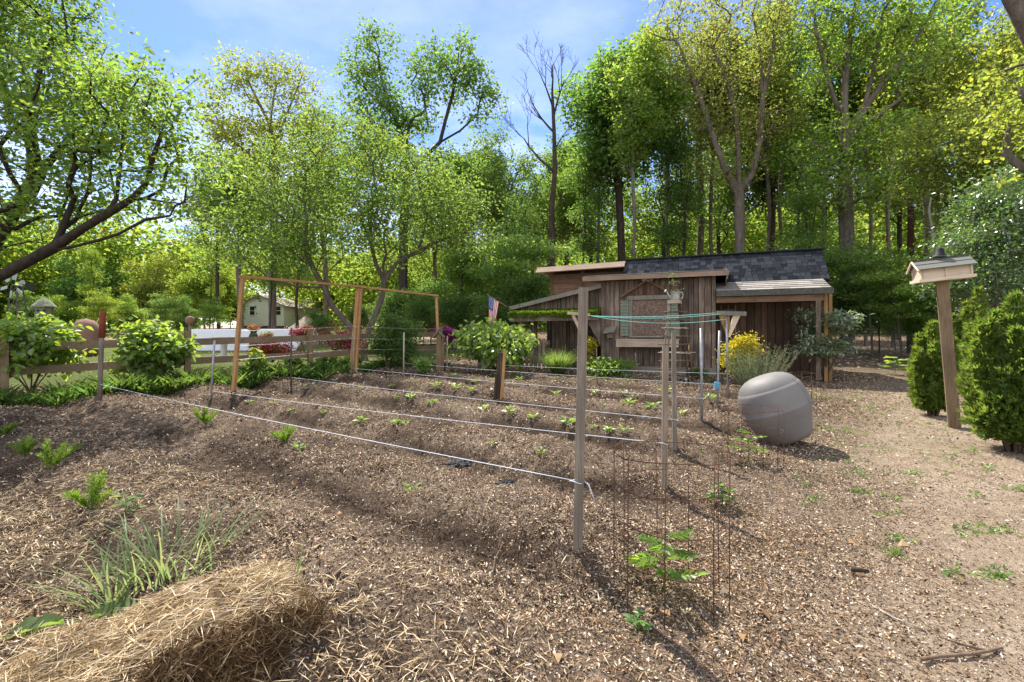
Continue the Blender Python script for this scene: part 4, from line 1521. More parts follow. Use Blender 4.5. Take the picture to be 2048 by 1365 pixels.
gc1 = cage(1340, 1190, .29, .76, 9, (.21, .41, .59, .755), 'nearest rusty wire cage around a leafy tomato plant')
gc2 = cage(1504, 925, .28, .58, 10, (.10, .33, .54), 'rusty wire cage standing in front of the grey barrel')
gc3 = cage(1602, 826, .20, .62, 8, (.2, .42, .6), 'small wire cage showing behind the right of the grey barrel')

# ------------------------------------------------------------------ black plastic scraps
for u, v, s_, lb in ((920, 935, .17, 'crumpled black plastic scrap under the nearest string'), (1012, 972, .11, 'small black plastic scrap right of the crumpled one'), (371, 922, .09, 'shiny dark plastic shred lying in the left furrow')):
    g = G(u, v)
    nu_ = 16
    vs, fs = [], []
    for j in range(nu_):
        for i in range(nu_):
            a_, b_ = (i / (nu_ - 1) - .5) * 2 * s_, (j / (nu_ - 1) - .5) * 1.5 * s_
            wob = .4 + .6 * float(vnoise(np.array(i * .7), np.array(j * .7 + u), 4))
            vs.append((a_ * wob, b_ * wob, .02 + .05 * s_ / .17 * float(fbm(np.array(i * .5 + u), np.array(j * .5), 5)) ))
    for j in range(nu_ - 1):
        for i in range(nu_ - 1):
            if vnoise(np.array(i * .35), np.array(j * .35 + u), 8) < .70: fs.append((j * nu_ + i, j * nu_ + i + 1, (j + 1) * nu_ + i + 1, (j + 1) * nu_ + i))
    q = MB(); q.add([Vector(p) + g for p in vs], fs)
    tag(q.build('plastic_scrap', M['black_plastic']), lb, 'plastic scrap')

# bits of wood and stones one can pick out
for i, (pts_, r_, mt, lb) in enumerate((
        ([(1845, 1328), (1885, 1322), (1940, 1318), (1975, 1312), (2005, 1305)], .009, 'twig', 'forked brown twig lying on the bare path'),
        ([(1745, 1220), (1785, 1243), (1850, 1270)], .005, 'pale_twig', 'thin pale stem lying across the path edge'),
        ([(590, 1063), (618, 1057)], .016, 'twig', 'short dark stick lying in the open soil left of centre'),
        ([(1703, 1145), (1738, 1150)], .018, 'dark_wood', 'stubby dark piece of bark on the path'),
        ([(660, 1170), (690, 1140)], .010, 'twig', 'bent brown stick near the straw bale'),
        ([(985, 1165), (990, 1125), (1005, 1095)], .005, 'twig', 'curved thin twig in the soil before the tall grey post'))):
    pw_ = [G(u, v) + Vector((0, 0, .02)) for u, v in pts_]
    q = MB(); q.tube(pw_, [r_] + [r_ * .85] * (len(pw_) - 2) + [r_ * .5], 7)
    if i == 0: q.tube([pw_[3], pw_[3] + Vector((-.10, .02, .02)), pw_[3] + Vector((-.16, .05, .03))], [.006, .005, .003], 6)
    tag(q.build('stick', M[mt]), lb, 'stick')
for u, v, s_, lb in ((1832, 1051, .035, 'pale flat stone on the path near the weeds'), (1905, 1277, .028, 'small round pale stone near the forked twig'), (1820, 1103, .02, 'little stone below the pale flat one') if False else (1155, 985, .05, 'pale round stone beside the tall grey post')):
    g = G(u, v)
    q = MB(); q.lathe([(0, -.3 * s_), (.7 * s_, -.2 * s_), (s_, .1 * s_), (.75 * s_, .42 * s_), (0, .55 * s_)], 12, Matrix.Translation(g) @ Matrix.Rotation(u, 4, 'Z') @ Matrix.Diagonal((1, .7, 1, 1)))
    tag(q.build('stone', M['pale_board']), lb, 'stone')

# ------------------------------------------------------------------ far houses and garden ornaments
hb = P(520, 659, 74)
hs = thing('white_house', 'white clapboard gabled house with cream wing far beyond the fence', 'house', hb)
W_, D_, E_, RG = 7.0, 11, 3.1, 4.5
q = MB()
for i in range(22):
    z0, z1 = i * .15 + .5, (i + 1) * .15 + .5
    q.box((0, -.0 + .02, (z0 + z1) / 2), (W_, .06, .146), Matrix.Rotation(R(-4), 3, 'X'))
for i in range(11):
    z0 = E_ + .5 + i * .15
    ww = W_ * (1 - (i + .5) * .15 / (RG - E_ + .001) )
    if ww > .1: q.box((0, .02, z0 + .075), (ww, .06, .146), Matrix.Rotation(R(-4), 3, 'X'))
q.box((W_ / 2 - .03, D_ / 2 + .05, E_ / 2 + .5), (.06, D_, E_)); q.box((-W_ / 2 + .03, D_ / 2 + .05, E_ / 2 + .5), (.06, D_, E_))
q.build('wall', M['white_siding'], hs, rel=False)
q = MB(); q.box((0, .2, .1), (W_, .1, .9)); q.build('foundation', M['brick'], hs, rel=False)
for sx in (-1, 1):
    q = MB(); q.slab([(sx * (W_ / 2 + .35), -.4, E_ + .36), (sx * (W_ / 2 + .35), D_, E_ + .36), (0, D_, RG + .62), (0, -.4, RG + .62)], .14 * sx); q.build('roof', M['house_roof'], hs, rel=False)
for xx in (-1.1, 2.75):
    w_ = MB(); w_.box((xx, -.06, 2.75), (.85, .06, 1.45)); wo = w_.build('window', M['white_siding'], hs, rel=False)
    for zz in (2.42, 3.08):
        w_ = MB(); w_.box((xx, -.10, zz), (.66, .03, .58)); w_.build('pane', M['window_dark'], wo, rel=False)
q = MB(); q.box((W_ / 2 + 4.6, 4.5, 1.75), (9.2, .1, 3.5)); q.build('wing_wall', M['cream_siding'], hs, rel=False)
q = MB(); q.slab([(W_ / 2 - .2, 4.0, 3.35), (W_ / 2 + 9.6, 4.0, 3.35), (W_ / 2 + 9.6, 8.5, 5.1), (W_ / 2 - .2, 8.5, 5.1)], .12); q.build('wing_roof', M['house_roof'], hs, rel=False)
for xx in (2.0, 6.6):
    w_ = MB(); w_.box((W_ / 2 + xx, 4.42, 2.2), (1.0, .06, 1.2)); w_.build('window', M['window_dark'], hs, rel=False)
# long low white wall between the garden and the house
t_ = thing('white_garden_wall', 'long low white wall with a slanted right end beyond the rail fence', 'wall', P(500, 703, 22))
wl_, wr_ = P(385, 661, 22), P(617, 660, 22)
zb_ = float(base_z(0, 22)) - .1
q = MB(); q.slab([Vector((wl_.x, 22, zb_)), Vector((wr_.x - .55, 22, zb_)), Vector((wr_.x - .05, 22, wr_.z)), Vector((wl_.x, 22, wl_.z))], -.14); q.build('face', M['white_siding'], t_)
q = MB(); q.beam((wl_.x, 22.04, wl_.z + .02), (wr_.x, 22.04, wr_.z + .02), .26, .05); q.build('coping', M['white_siding'], t_)
# low brown roofed outbuilding
ob = P(840, 672, 27)
oh = thing('brown_outbuilding', 'low red outbuilding with a wide brown roof behind the trellis', 'outbuilding', ob, R(-14))
q = MB(); q.box((0, 0, .55), (4.8, .1, 1.1)); q.box((-2.35, 1.6, .55), (.1, 3.2, 1.1)); q.box((2.35, 1.6, .55), (.1, 3.2, 1.1)); q.build('wall', M['barn_red'], oh, rel=False)
q = MB(); q.slab([(-2.8, -.45, .98), (2.8, -.45, .98), (2.4, 1.9, 2.05), (-2.4, 1.9, 2.05)], .07); q.build('roof', M['brown_roof'], oh, rel=False)
q = MB(); q.beam((-2.8, -.47, .95), (2.8, -.47, .95), .05, .12); q.build('gutter', M['pale_board'], oh, rel=False)
q = MB(); q.box((1.2, -.07, .5), (.8, .05, .95)); q.build('door', M['brown_roof'], oh, rel=False)
# lean-to stack seen at the foot of the big trunks
g = P(612, 664, 44)
oh = thing('timber_lean_shelter', 'small brown timber lean shelter at the foot of the far trunks', 'shelter', g, R(10))
q = MB(); q.slab([(-2.2, 0, -.3), (1.1, 0, -.3), (.9, 2.4, 1.75), (-.3, 2.4, 1.75)], .1); q.build('roof', M['pale_board'], oh, rel=False)
q = MB(); q.slab([(.6, -.1, 1.8), (2.2, -.1, -.2), (1.5, -.1, -.2), (.2, -.1, 1.6)], .12); q.build('side', M['dark_wood'], oh, rel=False)
# carved post with orange top
g = G(507, 706)
t_ = thing('carved_post', 'dark carved garden post with a ragged orange top', 'garden ornament', g)
h_ = P(0, 658, g.y).z - g.z
q = MB(); q.lathe([(.13, 0), (.17, .2 * h_), (.15, .5 * h_), (.18, .68 * h_), (.11, .85 * h_), (.14, .98 * h_), (.05, h_)], 12); q.build('body', plain('carved_green', (.05, .065, .04), .9, 0, .4, 15, .5), t_, rel=False)
pos, ax, nr = clump(rng, [(0, 0, h_ + .06)], 150, (.09, .09, .05), out=1.2)
leaf_obj('top', pos, ax, nr, .12, .05, M['terracotta'], t_)
# stone bird bath
g = G(448, 716)
t_ = thing('bird_bath', 'pale stone bird bath beyond the rail fence', 'bird bath', g)
q = MB(); q.lathe([(.22, 0), (.22, .06), (.13, .10), (.10, .3), (.12, .55), (.17, .62)], 18); q.build('pedestal', M['concrete'], t_, rel=False)
q = MB(); q.lathe([(.17, .62), (.36, .68), (.40, .74), (.36, .75), (.2, .69), (0, .68)], 22); q.build('bowl', M['concrete'], t_, rel=False)
# globe finial
g = G(380, 712)
t_ = thing('globe_finial', 'rough brown globe ornament on a slim post beyond the fence', 'garden ornament', g)
zt = P(0, 641, g.y).z - g.z
q = MB(); q.tube([(0, 0, -.2), (0, 0, zt - .14)], .05, 8); q.build('post', M['brown_wood'], t_, rel=False)
q = MB(); q.lathe([(.02, zt - .16), (.13, zt - .12), (.17, zt), (.12, zt + .12), (.02, zt + .16)], 14); q.build('globe', M['brick'], t_, rel=False)
# dovecote bird house
g = G(88, 716)
t_ = thing('round_birdhouse', 'round pale birdhouse with a mossy conical roof behind the left shrubs', 'birdhouse', g)
zt = P(0, 596, g.y).z - g.z
q = MB(); q.tube([(0, 0, -.2), (0, 0, zt - .7)], .06, 8); q.build('post', M['brown_wood'], t_, rel=False)
q = MB(); q.lathe([(.25, zt - .75), (.27, zt - .70), (.25, zt - .68), (.26, zt - .32)], 8, smooth=False); bx_ = q.build('body', M['trim_grey'], t_, rel=False)
q = MB()
for a_ in (-2.3, -1.5, -.8): q.lathe([(.035, 0), (.035, .02), (.0, .021)], 10, Matrix.Translation((.25 * math.cos(a_), .25 * math.sin(a_), zt - .47)) @ Matrix.Rotation(a_, 4, 'Z') @ Matrix.Rotation(R(90), 4, 'Y'))
q.build('entrance_hole', M['black'], bx_, rel=False)
q = MB(); q.lathe([(.36, zt - .34), (.35, zt - .30), (.20, zt - .13), (.03, zt + .02), (.0, zt + .05)], 8, smooth=False); q.build('roof', plain('mossy_roof', (.16, .18, .11), .9, 0, .4, 10), t_, rel=False)
# decorative windmill
g = G(34, 712)
t_ = thing('garden_windmill', 'grey lattice garden windmill with pale blades at the far left', 'windmill', g)
zt = P(0, 572, g.y).z - g.z
q = MB()
for sx, sy in ((-1, -1), (1, -1), (1, 1), (-1, 1)): q.beam((sx * .34, sy * .34, -.1), (sx * .10, sy * .10, zt), .05, .05)
for i in range(6):
    f = i / 6; r0 = .34 - .24 * f; r1 = .34 - .24 * (f + 1 / 6); z0, z1 = zt * f, zt * (f + 1 / 6)
    for sy in (-1, 1): q.beam((-r0, sy * r0, z0), (r1, sy * r1, z1), .025, .02); q.beam((-r0, sy * r0, z0 + .01), (r0, sy * r0, z0 + .01), .025, .02)
q.build('tower', M['dark_steel'], t_, rel=False)
for k in range(6):
    a_ = k * math.pi / 3 + .3
    c_ = Vector((.34 * math.cos(a_), -.16, zt + .34 * math.sin(a_)))
    q = MB(); q.box(c_, (.26, .012, .13), Matrix.Rotation(-a_, 3, 'Y') @ Matrix.Rotation(R(20), 3, 'X')); q.build('blade', plain('blade_pale', (.30, .33, .38), .6, 0, .05, 4, 0) if k == 0 else bpy.data.materials['blade_pale'], t_, rel=False)
q = MB(); q.tube([(0, .2, zt), (0, -.2, zt)], .035, 8); q.box((0, .5, zt), (.01, .4, .25)); q.build('hub', M['dark_steel'], t_, rel=False)
# brick planter glimpsed behind the left shrubs
g = G(172, 712)
t_ = thing('brick_dome_oven', 'rounded reddish brick garden oven glimpsed behind the left shrubs', 'oven', g)
zt = P(0, 632, g.y).z - g.z
q = MB(); q.lathe([(.5, 0), (.5, zt * .45), (.46, zt * .6), (.39, zt * .76), (.24, zt * .88), (.0, zt * .93)], 20); q.build('dome', M['brick'], t_, rel=False)
q = MB(); q.box((0, -.48, zt * .35), (.3, .08, zt * .3)); q.build('mouth', M['black'], t_, rel=False)

# utility pole with wires
g = on_ground(16.1, 20.2)
up_ = thing('utility_pole', 'reddish brown utility pole standing among the trees behind the bird feeder', 'utility pole', g)
zt = P(0, 388, g.y).z - g.z
q = MB(); q.tube([(0, 0, -.3), (0, 0, zt * .5), (0.02, 0, zt)], [.135, .125, .105], 12); q.build('shaft', M['pole_wood'], up_, rel=False)
q = MB(); q.beam((-.03, -.13, zt - .5), (.03, -.13, zt - .5), .06, .10); q.tube([(0, -.12, zt - .4), (0, -.2, zt - .38)], .03, 6); q.build('bracket', M['steel'], up_, rel=False)
for k, dz in enumerate((.42, .62)):
    q = MB(); q.tube(hang(g + Vector((0, -.13, zt - dz)), P(2600, 560 + k * 40, 26), .25, 20), .009, 4)
    tag(q.build('overhead_wire', M['wire']), ('upper' if k == 0 else 'lower') + ' pale wire running right from the utility pole', 'wire')

# chain link fence at the back right
cf0, cf1 = on_ground(13.6, 20.5), on_ground(22.5, 16.0)
cf = thing('chain_link_fence', 'grey chain link fence at the edge of the woods on the right', 'fence', cf0)
dv_ = cf1 - cf0
for i in range(5):
    p = cf0 + dv_ * (i / 4) - cf0
    q = MB(); q.tube([p - Vector((0, 0, .2)), p + Vector((0, 0, 1.32))], .03, 8); q.build('post', M['steel'], cf, rel=False)
q = MB(); q.tube([Vector((0, 0, 1.3)), dv_ + Vector((0, 0, 1.3))], .02, 6); q.build('top_rail', M['steel'], cf, rel=False)
q = MB()
Lf = math.hypot(dv_.x, dv_.y); stp = .11
for i in range(int((Lf + 1.25) / stp)):
    for sgn in (1, -1):
        s0, s1 = i * stp - (1.25 if sgn > 0 else 0), i * stp + (0 if sgn > 0 else -1.25)
        za, zb_ = 0.03, 1.27
        if s0 < 0: za += -s0 if sgn > 0 else 0; s0 = max(s0, 0)
        if s1 < 0: zb_ = za + (i * stp); s1 = 0
        if s1 > Lf: zb_ -= s1 - Lf; s1 = Lf
        if s0 > Lf: continue
        q.tube([dv_ * (s0 / Lf) + Vector((0, 0, za)), dv_ * (s1 / Lf) + Vector((0, 0, zb_))], .0035, 3, caps=False)
q.build('mesh', M['wire'], cf, rel=False)

# ------------------------------------------------------------------ straw bale
bc = Vector((-1.36, 2.06, 0.0)); bc.z = float(zg(bc.x, bc.y))
bale = thing('straw_bale', 'broken golden straw bale crumbling in the near left corner', 'straw bale', bc, R(38))
bl, bw, bh_ = .86, .58, .32
nb = 26
vs, fs = [], []
q = MB()
prof = []
N1, N2 = 40, 24
for i in range(N1 + 1):
    u_ = i / N1 - .5
    for j in range(N2):
        a_ = 2 * math.pi * j / N2
        sy = math.copysign(abs(math.cos(a_)) ** .45, math.cos(a_)); sz = math.copysign(abs(math.sin(a_)) ** .45, math.sin(a_))
        k_ = 1 - .25 * abs(2 * u_) ** 5
        wv = .86 + .28 * float(fbm(np.array(i * .35), np.array(j * .5), 31))
        tp_f = .52 + .48 * float(sstep(-.55, .12, u_))
        crack = 1 - .22 * math.exp(-((u_ - .12) / .025) ** 2)
        vs.append((u_ * bl, sy * bw / 2 * k_ * wv, (bh_ / 2 + sz * bh_ / 2 * k_ * wv * crack) * tp_f))
for i in range(N1):
    for j in range(N2):
        j2 = (j + 1) % N2
        fs.append((i * N2 + j, i * N2 + j2, (i + 1) * N2 + j2, (i + 1) * N2 + j))
fs.append(tuple(range(N2 - 1, -1, -1))); fs.append(tuple(N1 * N2 + j for j in range(N2)))
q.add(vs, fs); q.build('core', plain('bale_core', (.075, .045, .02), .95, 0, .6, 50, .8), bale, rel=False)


def straws(k, fpos, fax, L, W):
    pos = fpos(k); ax = fax(k)
    nr = rng.normal(size=(k, 3)); nr[:, 2] += .6
    s_ = rng.uniform(.45, 1.5, k)
    return pos - unit(ax) * (L * s_ * .5)[:, None], ax, nr, L * s_, W * rng.uniform(.6, 1.3, k)


k = 9000
def topp(k):
    x = rng.uniform(-.46, .46, k); y = rng.uniform(-.30, .30, k)
    z = bh_ * (.52 + .48 * sstep(-.48, .10, x)) * (1.0 + .22 * (fbm(x * 6, y * 6, 12) - .5) - .16 * (np.abs(y) / .28) ** 4 - .12 * (np.abs(x) / .43) ** 6) + rng.uniform(-.045, .03, k)
    gap = np.abs(x - .12) < .022
    z[gap] -= .07
    return np.stack([x, y, z], -1)
def topa(k):
    a_ = rng.normal(.35, .8, k)
    return np.stack([np.cos(a_), np.sin(a_), rng.normal(0, .14, k)], -1)
leaf_obj('top_straw', *straws(k, topp, topa, .12, .0045), M['straw'], bale, fold=.3)
k = 8500
def sidep(k):
    x = rng.uniform(-.47, .47, k); z = rng.uniform(-.03, bh_, k); z = z * (.52 + .48 * sstep(-.48, .10, x)); y = -.275 - .07 * rng.random(k) - .05 * fbm(x * 9, z * 9, 14) + .05 * (np.abs(z / bh_ - .5) * 2) ** 3
    y += .04 * np.sin(x * 17 + z * 9)
    return np.stack([x, y, z], -1)
def sidea(k):
    return np.stack([rng.normal(.15, .55, k), rng.normal(-.5, .4, k), rng.normal(.35, .6, k)], -1)
leaf_obj('side_straw', *straws(k, sidep, sidea, .12, .0042), M['straw_shade'], bale, fold=.3)
k = 700
leaf_obj('broken_stalk', *straws(k, sidep, lambda k: np.stack([rng.normal(.2, .6, k), rng.normal(-.7, .35, k), rng.normal(.45, .6, k)], -1), .13, .0075), M['straw'], bale, fold=.35)
k = 5000
def endp(k):
    y = rng.uniform(-.29, .29, k); z = rng.uniform(-.02, bh_ * .80, k); x = .37 + .09 * rng.random(k) * (1 - .3 * np.abs(y) / .28)
    return np.stack([x, y, z], -1)
def enda(k):
    return np.stack([rng.normal(.55, .45, k), rng.normal(0, .4, k), rng.normal(.9, .3, k)], -1)
leaf_obj('end_straw', *straws(k, endp, enda, .15, .005), M['straw_shade'], bale, fold=.3)
# slumped straw at its back and left
k = 6500
def slump(k):
    a_ = rng.uniform(0, 6.28, k); r_ = np.abs(rng.normal(0, .62, k))
    x = -.30 + .50 * r_ * np.cos(a_); y = .10 + .52 * r_ * np.sin(a_)
    h_ = .24 * np.exp(-(r_ / .75) ** 2) * (.55 + .9 * fbm(x * 5 + 9, y * 5 + 9, 71))
    return np.stack([x, y, .01 + h_ * rng.uniform(.5, 1.05, k)], -1)
leaf_obj('slumped_straw', *straws(k, slump, lambda k: np.stack([rng.normal(0, 1, k), rng.normal(0, 1, k), rng.normal(0, .28, k)], -1), .12, .0048), M['straw'], bale, fold=.3)
# loose straw round the bale
def straw_keep(x, y):
    d1 = .8 * np.exp(-(((x + 1.05) / .85) ** 2 + ((y - 1.75) / .5) ** 2))
    d2 = .6 * np.exp(-(((x + 3.5) / 1.1) ** 2 + ((y - 3.5) / .7) ** 2)) * 1.0
    d3 = .05 * np.exp(-(((x + 1.9) / 2.2) ** 2 + ((y - 3.0) / 1.6) ** 2))
    d4 = .6 * np.exp(-(((x + 2.2) / .8) ** 2 + ((y - 2.1) / .45) ** 2))
    return np.clip(d1 + d2 + d3 + d4, 0, 1)
litter('loose_straw', 120000, (-6, 1.2), (1.2, 5.5), .065, .0027, M['straw'], 'loose pale straw strewn over the near left soil around the bale', 'straw', straw_keep, lift=.02, tilt=.3)
# ------------------------------------------------------------------ shrubs
def shrub(name, label, g, rx, h, leaf, per, L, W, nat=40, bark='twig', z0=0.25, ry=None, group=None, six=False, flat=0.8, lob=None,
          nl=9, tr=.03, droop=.2, up=.8, tilt=.7, spread=None, jl=.35, cat='shrub', seed=1, stems=1, extra_tips=None):
    rg = np.random.default_rng(seed)
    ry = ry or rx
    t_ = thing(name, label, cat, g, group=group)
    lb_ = lobes(rg, nl, (0, 0, h * (z0 + 1) / 2), (rx * .72, ry * .72, h * (1 - z0) / 2 * .75), lob or min(rx, h) * .42, flat)
    att = lobe_points(rg, lb_, nat)
    att[:, 2] = np.clip(att[:, 2], h * z0 * .6, h)
    seeds = [np.array([[0, 0, -.05], [0, 0, .06]])]
    for s_ in range(stems - 1):
        a_ = 6.28 * s_ / max(1, stems - 1) + .5
        seeds.append(np.array([[0, 0, .04], [.12 * rx * math.cos(a_), .12 * rx * math.sin(a_), .15 * h], [.38 * rx * math.cos(a_), .38 * rx * math.sin(a_), .4 * h]]))
    sp_ = spread or (rx * .16, rx * .16, rx * .10)
    tree_from(rg, t_, seeds, att, tr, M[bark], leaf if not isinstance(leaf, str) else M[leaf], per, sp_, L, W, six=six, tip_r=.004, bf=.5, step=.18, droop=droop, up=up, tilt=tilt, jitL=jl)
    for c_ in t_.children:
        nm = c_.name.split('.')[0]
        c_.name = 'stem' if nm == 'trunk' else 'foliage'
    return t_


shrub('hydrangea', 'broad leafed hydrangea filling the far left before the fence', G(62, 792), 1.0, 1.62, 'leaf_hydrangea', 40, .125, .085, 110, 'twig', .16, ry=.7, six=True, nl=16, lob=.34, spread=(.15, .15, .09), seed=3, stems=6, tr=.035, group='large leafed hydrangeas by the fence', droop=.35)
shrub('hydrangea', 'broad leafed hydrangea with bare lower stems right of the rusty topped post', G(312, 776), .82, 1.42, 'leaf_hydrangea', 36, .12, .082, 100, 'twig', .16, ry=.6, six=True, nl=16, lob=.28, spread=(.13, .13, .08), seed=4, stems=7, tr=.032, group='large leafed hydrangeas by the fence', droop=.35)
shrub('leafy_dome_shrub', 'pale green dome shaped shrub with drooping leaves in front of the lean-to', G(990, 745), 1.22, 1.36, 'leaf_dome', 42, .13, .085, 140, 'bark_brown', .30, ry=.95, six=True, seed=5, stems=5, tr=.04, droop=.8, up=.6, flat=.6)
shrub('dark_bush', 'dark leafy bush with reddish tips under the middle of the trellis', G(775, 744), .80, 1.42, 'leaf_dark', 90, .085, .036, 90, 'twig', .12, seed=6, stems=5, group=None, tilt=.9)
shrub('low_bush', 'low yellow green bush beside the corner fence post', G(846, 746), .32, .42, 'leaf_hydrangea', 26, .06, .035, 26, 'twig', .1, seed=7)
shrub('golden_shrub', 'bright golden yellow leaved shrub by the right end of the clothesline', G(1484, 772), .54, 1.15, 'leaf_gold', 60, .06, .035, 80, 'twig', .15, seed=8, stems=5, tilt=1.0, nl=14, lob=.22)
shrub('golden_shrub', 'slim golden shrub growing in the dark lean-to doorway', on_ground(1.98, 12.9), .22, 1.08, 'leaf_gold', 34, .06, .035, 46, 'twig', .1, seed=9, tilt=1.0, nl=8, lob=.17)
shrub('border_shrub', 'low bright green border shrub along the shed foot', G(1222, 752), .62, .40, 'leaf_hydrangea', 40, .085, .05, 70, 'twig', .05, ry=.35, seed=10, six=True, nl=12, lob=.2)
shrub('border_shrub', 'tiny dark green border shrub at the corner of the shed front', G(1398, 758), .25, .24, 'leaf_mid', 26, .06, .04, 24, 'twig', .05, seed=11)
shrub('viburnum', 'open shrub with silvery green tiered leaves at the right end of the shed', G(1650, 762), .78, 1.78, 'leaf_silver', 30, .105, .045, 120, 'bark_brown', .18, seed=12, stems=6, tr=.05, droop=.15, up=1.4, tilt=.4, flat=.45, spread=(.14, .14, .04), nl=16, lob=.28)
# rosemary
gro = G(1513, 792)
rg = np.random.default_rng(21)
t_ = thing('rosemary_bush', 'grey green rosemary bush bristling behind the grey barrel', 'shrub', gro)
k = 230
q = MB(); P0, A0 = [], []
for i in range(k):
    a_ = rg.uniform(0, 6.28); ln = rg.uniform(.5, 1.0); lean = rg.uniform(0.05, 1.05)
    d_ = Vector((math.cos(a_) * lean, math.sin(a_) * lean, 1)).normalized()
    p0 = Vector((math.cos(a_) * .12 * rg.random(), math.sin(a_) * .12 * rg.random(), 0))
    pts = [p0 + d_ * ln * f + Vector((0, 0, .12 * lean * f * f)) for f in (0, .35, .7, 1)]
    if i % 2 == 0: q.tube(pts, [.005, .004, .003, .002], 3, caps=False)
    for f in np.linspace(.25, 1, 44):
        P0.append(p0 + d_ * ln * f + Vector((0, 0, .12 * lean * f * f)))
        A0.append(d_ * .9 + Vector(rg.normal(size=3) * .75))
q.build('stem', M['twig'], t_, rel=False)
leaf_obj('foliage', np.array(P0), np.array(A0), rg.normal(size=(len(P0), 3)), rg.uniform(.025, .05, len(P0)), .009, M['leaf_rosemary'], t_)

# arborvitae
def arbor(label, g, rx, h, seed, k=15000):
    rg = np.random.default_rng(seed)
    t_ = thing('arborvitae', label, 'evergreen', g, group='bushy arborvitae along the right edge')
    q = MB()
    nl = 15
    Pp, Aa = [], []
    for i in range(nl):                       # several leaders, each its own narrow ragged plume
        b_ = i * 2.4 + rg.uniform(-.4, .4)
        r0 = rx * (0 if i == 0 else rg.uniform(.25, .66))
        hh = h * (1 if i == 0 else rg.uniform(.60, .95) * (1 - .22 * r0 / rx))
        foot, tip = np.array([math.cos(b_) * r0 * .30, math.sin(b_) * r0 * .30, 0]), np.array([math.cos(b_) * r0 * 1.08, math.sin(b_) * r0 * 1.08, hh])
        q.tube([foot * .4 - (0, 0, .1), foot + (tip - foot) * .3, foot + (tip - foot) * .7, tip], [.020, .015, .009, .003], 5)
        m_ = int(k / nl)
        f = rg.uniform(.07, 1, m_) ** .9
        wr = rx * .50 * np.clip((1 - f) ** .62 * (1 - np.exp(-f * 9)) * 1.15, .03, 1)
        a_ = rg.uniform(0, 6.28, m_)
        lump = .55 + .9 * vnoise(a_ * 1.3 + i * 5, f * 9, seed + i)
        rr = wr * lump * rg.uniform(.35, 1, m_) ** .5
        Pp.append(foot + (tip - foot) * f[:, None] + np.stack([np.cos(a_) * rr, np.sin(a_) * rr, 0 * a_], -1))
        Aa.append(np.stack([np.cos(a_) * .6, np.sin(a_) * .6, np.full(m_, .95)], -1) + rg.normal(size=(m_, 3)) * .4)
    q.build('stem', M['bark_brown'], t_, rel=False)
    pos, ax = np.concatenate(Pp), np.concatenate(Aa)
    nr = rg.normal(size=pos.shape)
    L = rg.uniform(.035, .115, len(pos))
    Ps, As, Ns, Ls = [], [], [], []
    sd = unit(np.cross(ax, nr)); axu = unit(ax)
    for da, dl in ((0, 1), (.5, .75), (-.5, .75), (.95, .5), (-.95, .5)):   # every spray a little fan of scale leaves
        Ps.append(pos + axu * (L * .25 * abs(da))[:, None]); As.append(axu * math.cos(da) + sd * math.sin(da)); Ns.append(nr); Ls.append(L * dl)
    leaf_obj('foliage', np.concatenate(Ps), np.concatenate(As), np.concatenate(Ns), np.concatenate(Ls), np.concatenate(Ls) * .22, M['leaf_arbor'], t_)
    return t_


arbor('narrow egg shaped arborvitae just left of the feeder post', G(1866, 832), .36, 1.38, 31)
arbor('middle arborvitae rising right behind the feeder post', G(1956, 805), .52, 1.95, 32, 19000)
arbor('biggest arborvitae cut off by the right edge of the picture', G(2030, 905), .56, 1.70, 33, 24000)
arbor('farther arborvitae peeping over the biggest one', G(2030, 780), .62, 1.9, 34)

# azaleas and flowers by the fence
def azalea(label, g, rx, h, fm_, seed, per=60, cover=.6):
    rg = np.random.default_rng(seed)
    t_ = shrub('azalea', label, g, rx, h, 'leaf_dark', int(per * (1 - cover)) + 8, .05, .025, 40, 'twig', .15, seed=seed, group='flowering azaleas beyond the fence')
    lb_ = lobes(rg, 8, (0, 0, h * .6), (rx * .75, rx * .75, h * .3), rx * .35)
    at_ = lobe_points(rg, lb_, 60)
    pos, ax, nr = clump(rg, at_, int(per * cover), (rx * .13, rx * .13, rx * .08))
    leaf_obj('blossom', pos, ax, nr, .06, .05, M[fm_], t_)


azalea('magenta flowering azalea behind the capped corner post', P(897, 704, 15.6), .42, 1.0, 'azalea_magenta', 41, 60, .7)
azalea('coral pink azalea low behind the fence left of its middle post', P(545, 722, 14), .72, .50, 'azalea_pink', 42, 60, .55)
azalea('deep red azalea right of the middle fence post', P(672, 712, 15), 1.0, .85, 'azalea_red', 43, 60, .55)
azalea('small pink azalea showing above the rail under the white house', P(527, 700, 17), .35, .75, 'azalea_pink', 44, 50, .6)
azalea('dark red azalea peeping over the top rail near the middle fence post', P(608, 706, 17.5), .45, 1.15, 'azalea_red', 45, 44, .6)

# young leafy stems along the near side of the fence
for i, (u, v, h_, lb) in enumerate(((512, 764, .80, 'upright yellow green sapling by the first trellis upright'), (590, 752, .55, 'yellowish stemmed sapling by the dark steel stake'),
                                     (655, 744, .48, 'bushy yellow green plant right of the middle fence post'), (702, 740, .42, 'leafy plant at the foot of the middle trellis upright'),
                                     (1105, 730, .25, 'small leafy plant at the foot of the picket gate'))):
    shrub('young_shrub', lb, G(u, v), .28, h_, 'leaf_hydrangea', 26, .085, .055, 22, 'twig', .25, seed=50 + i, group='young shrubs along the fence', six=True)
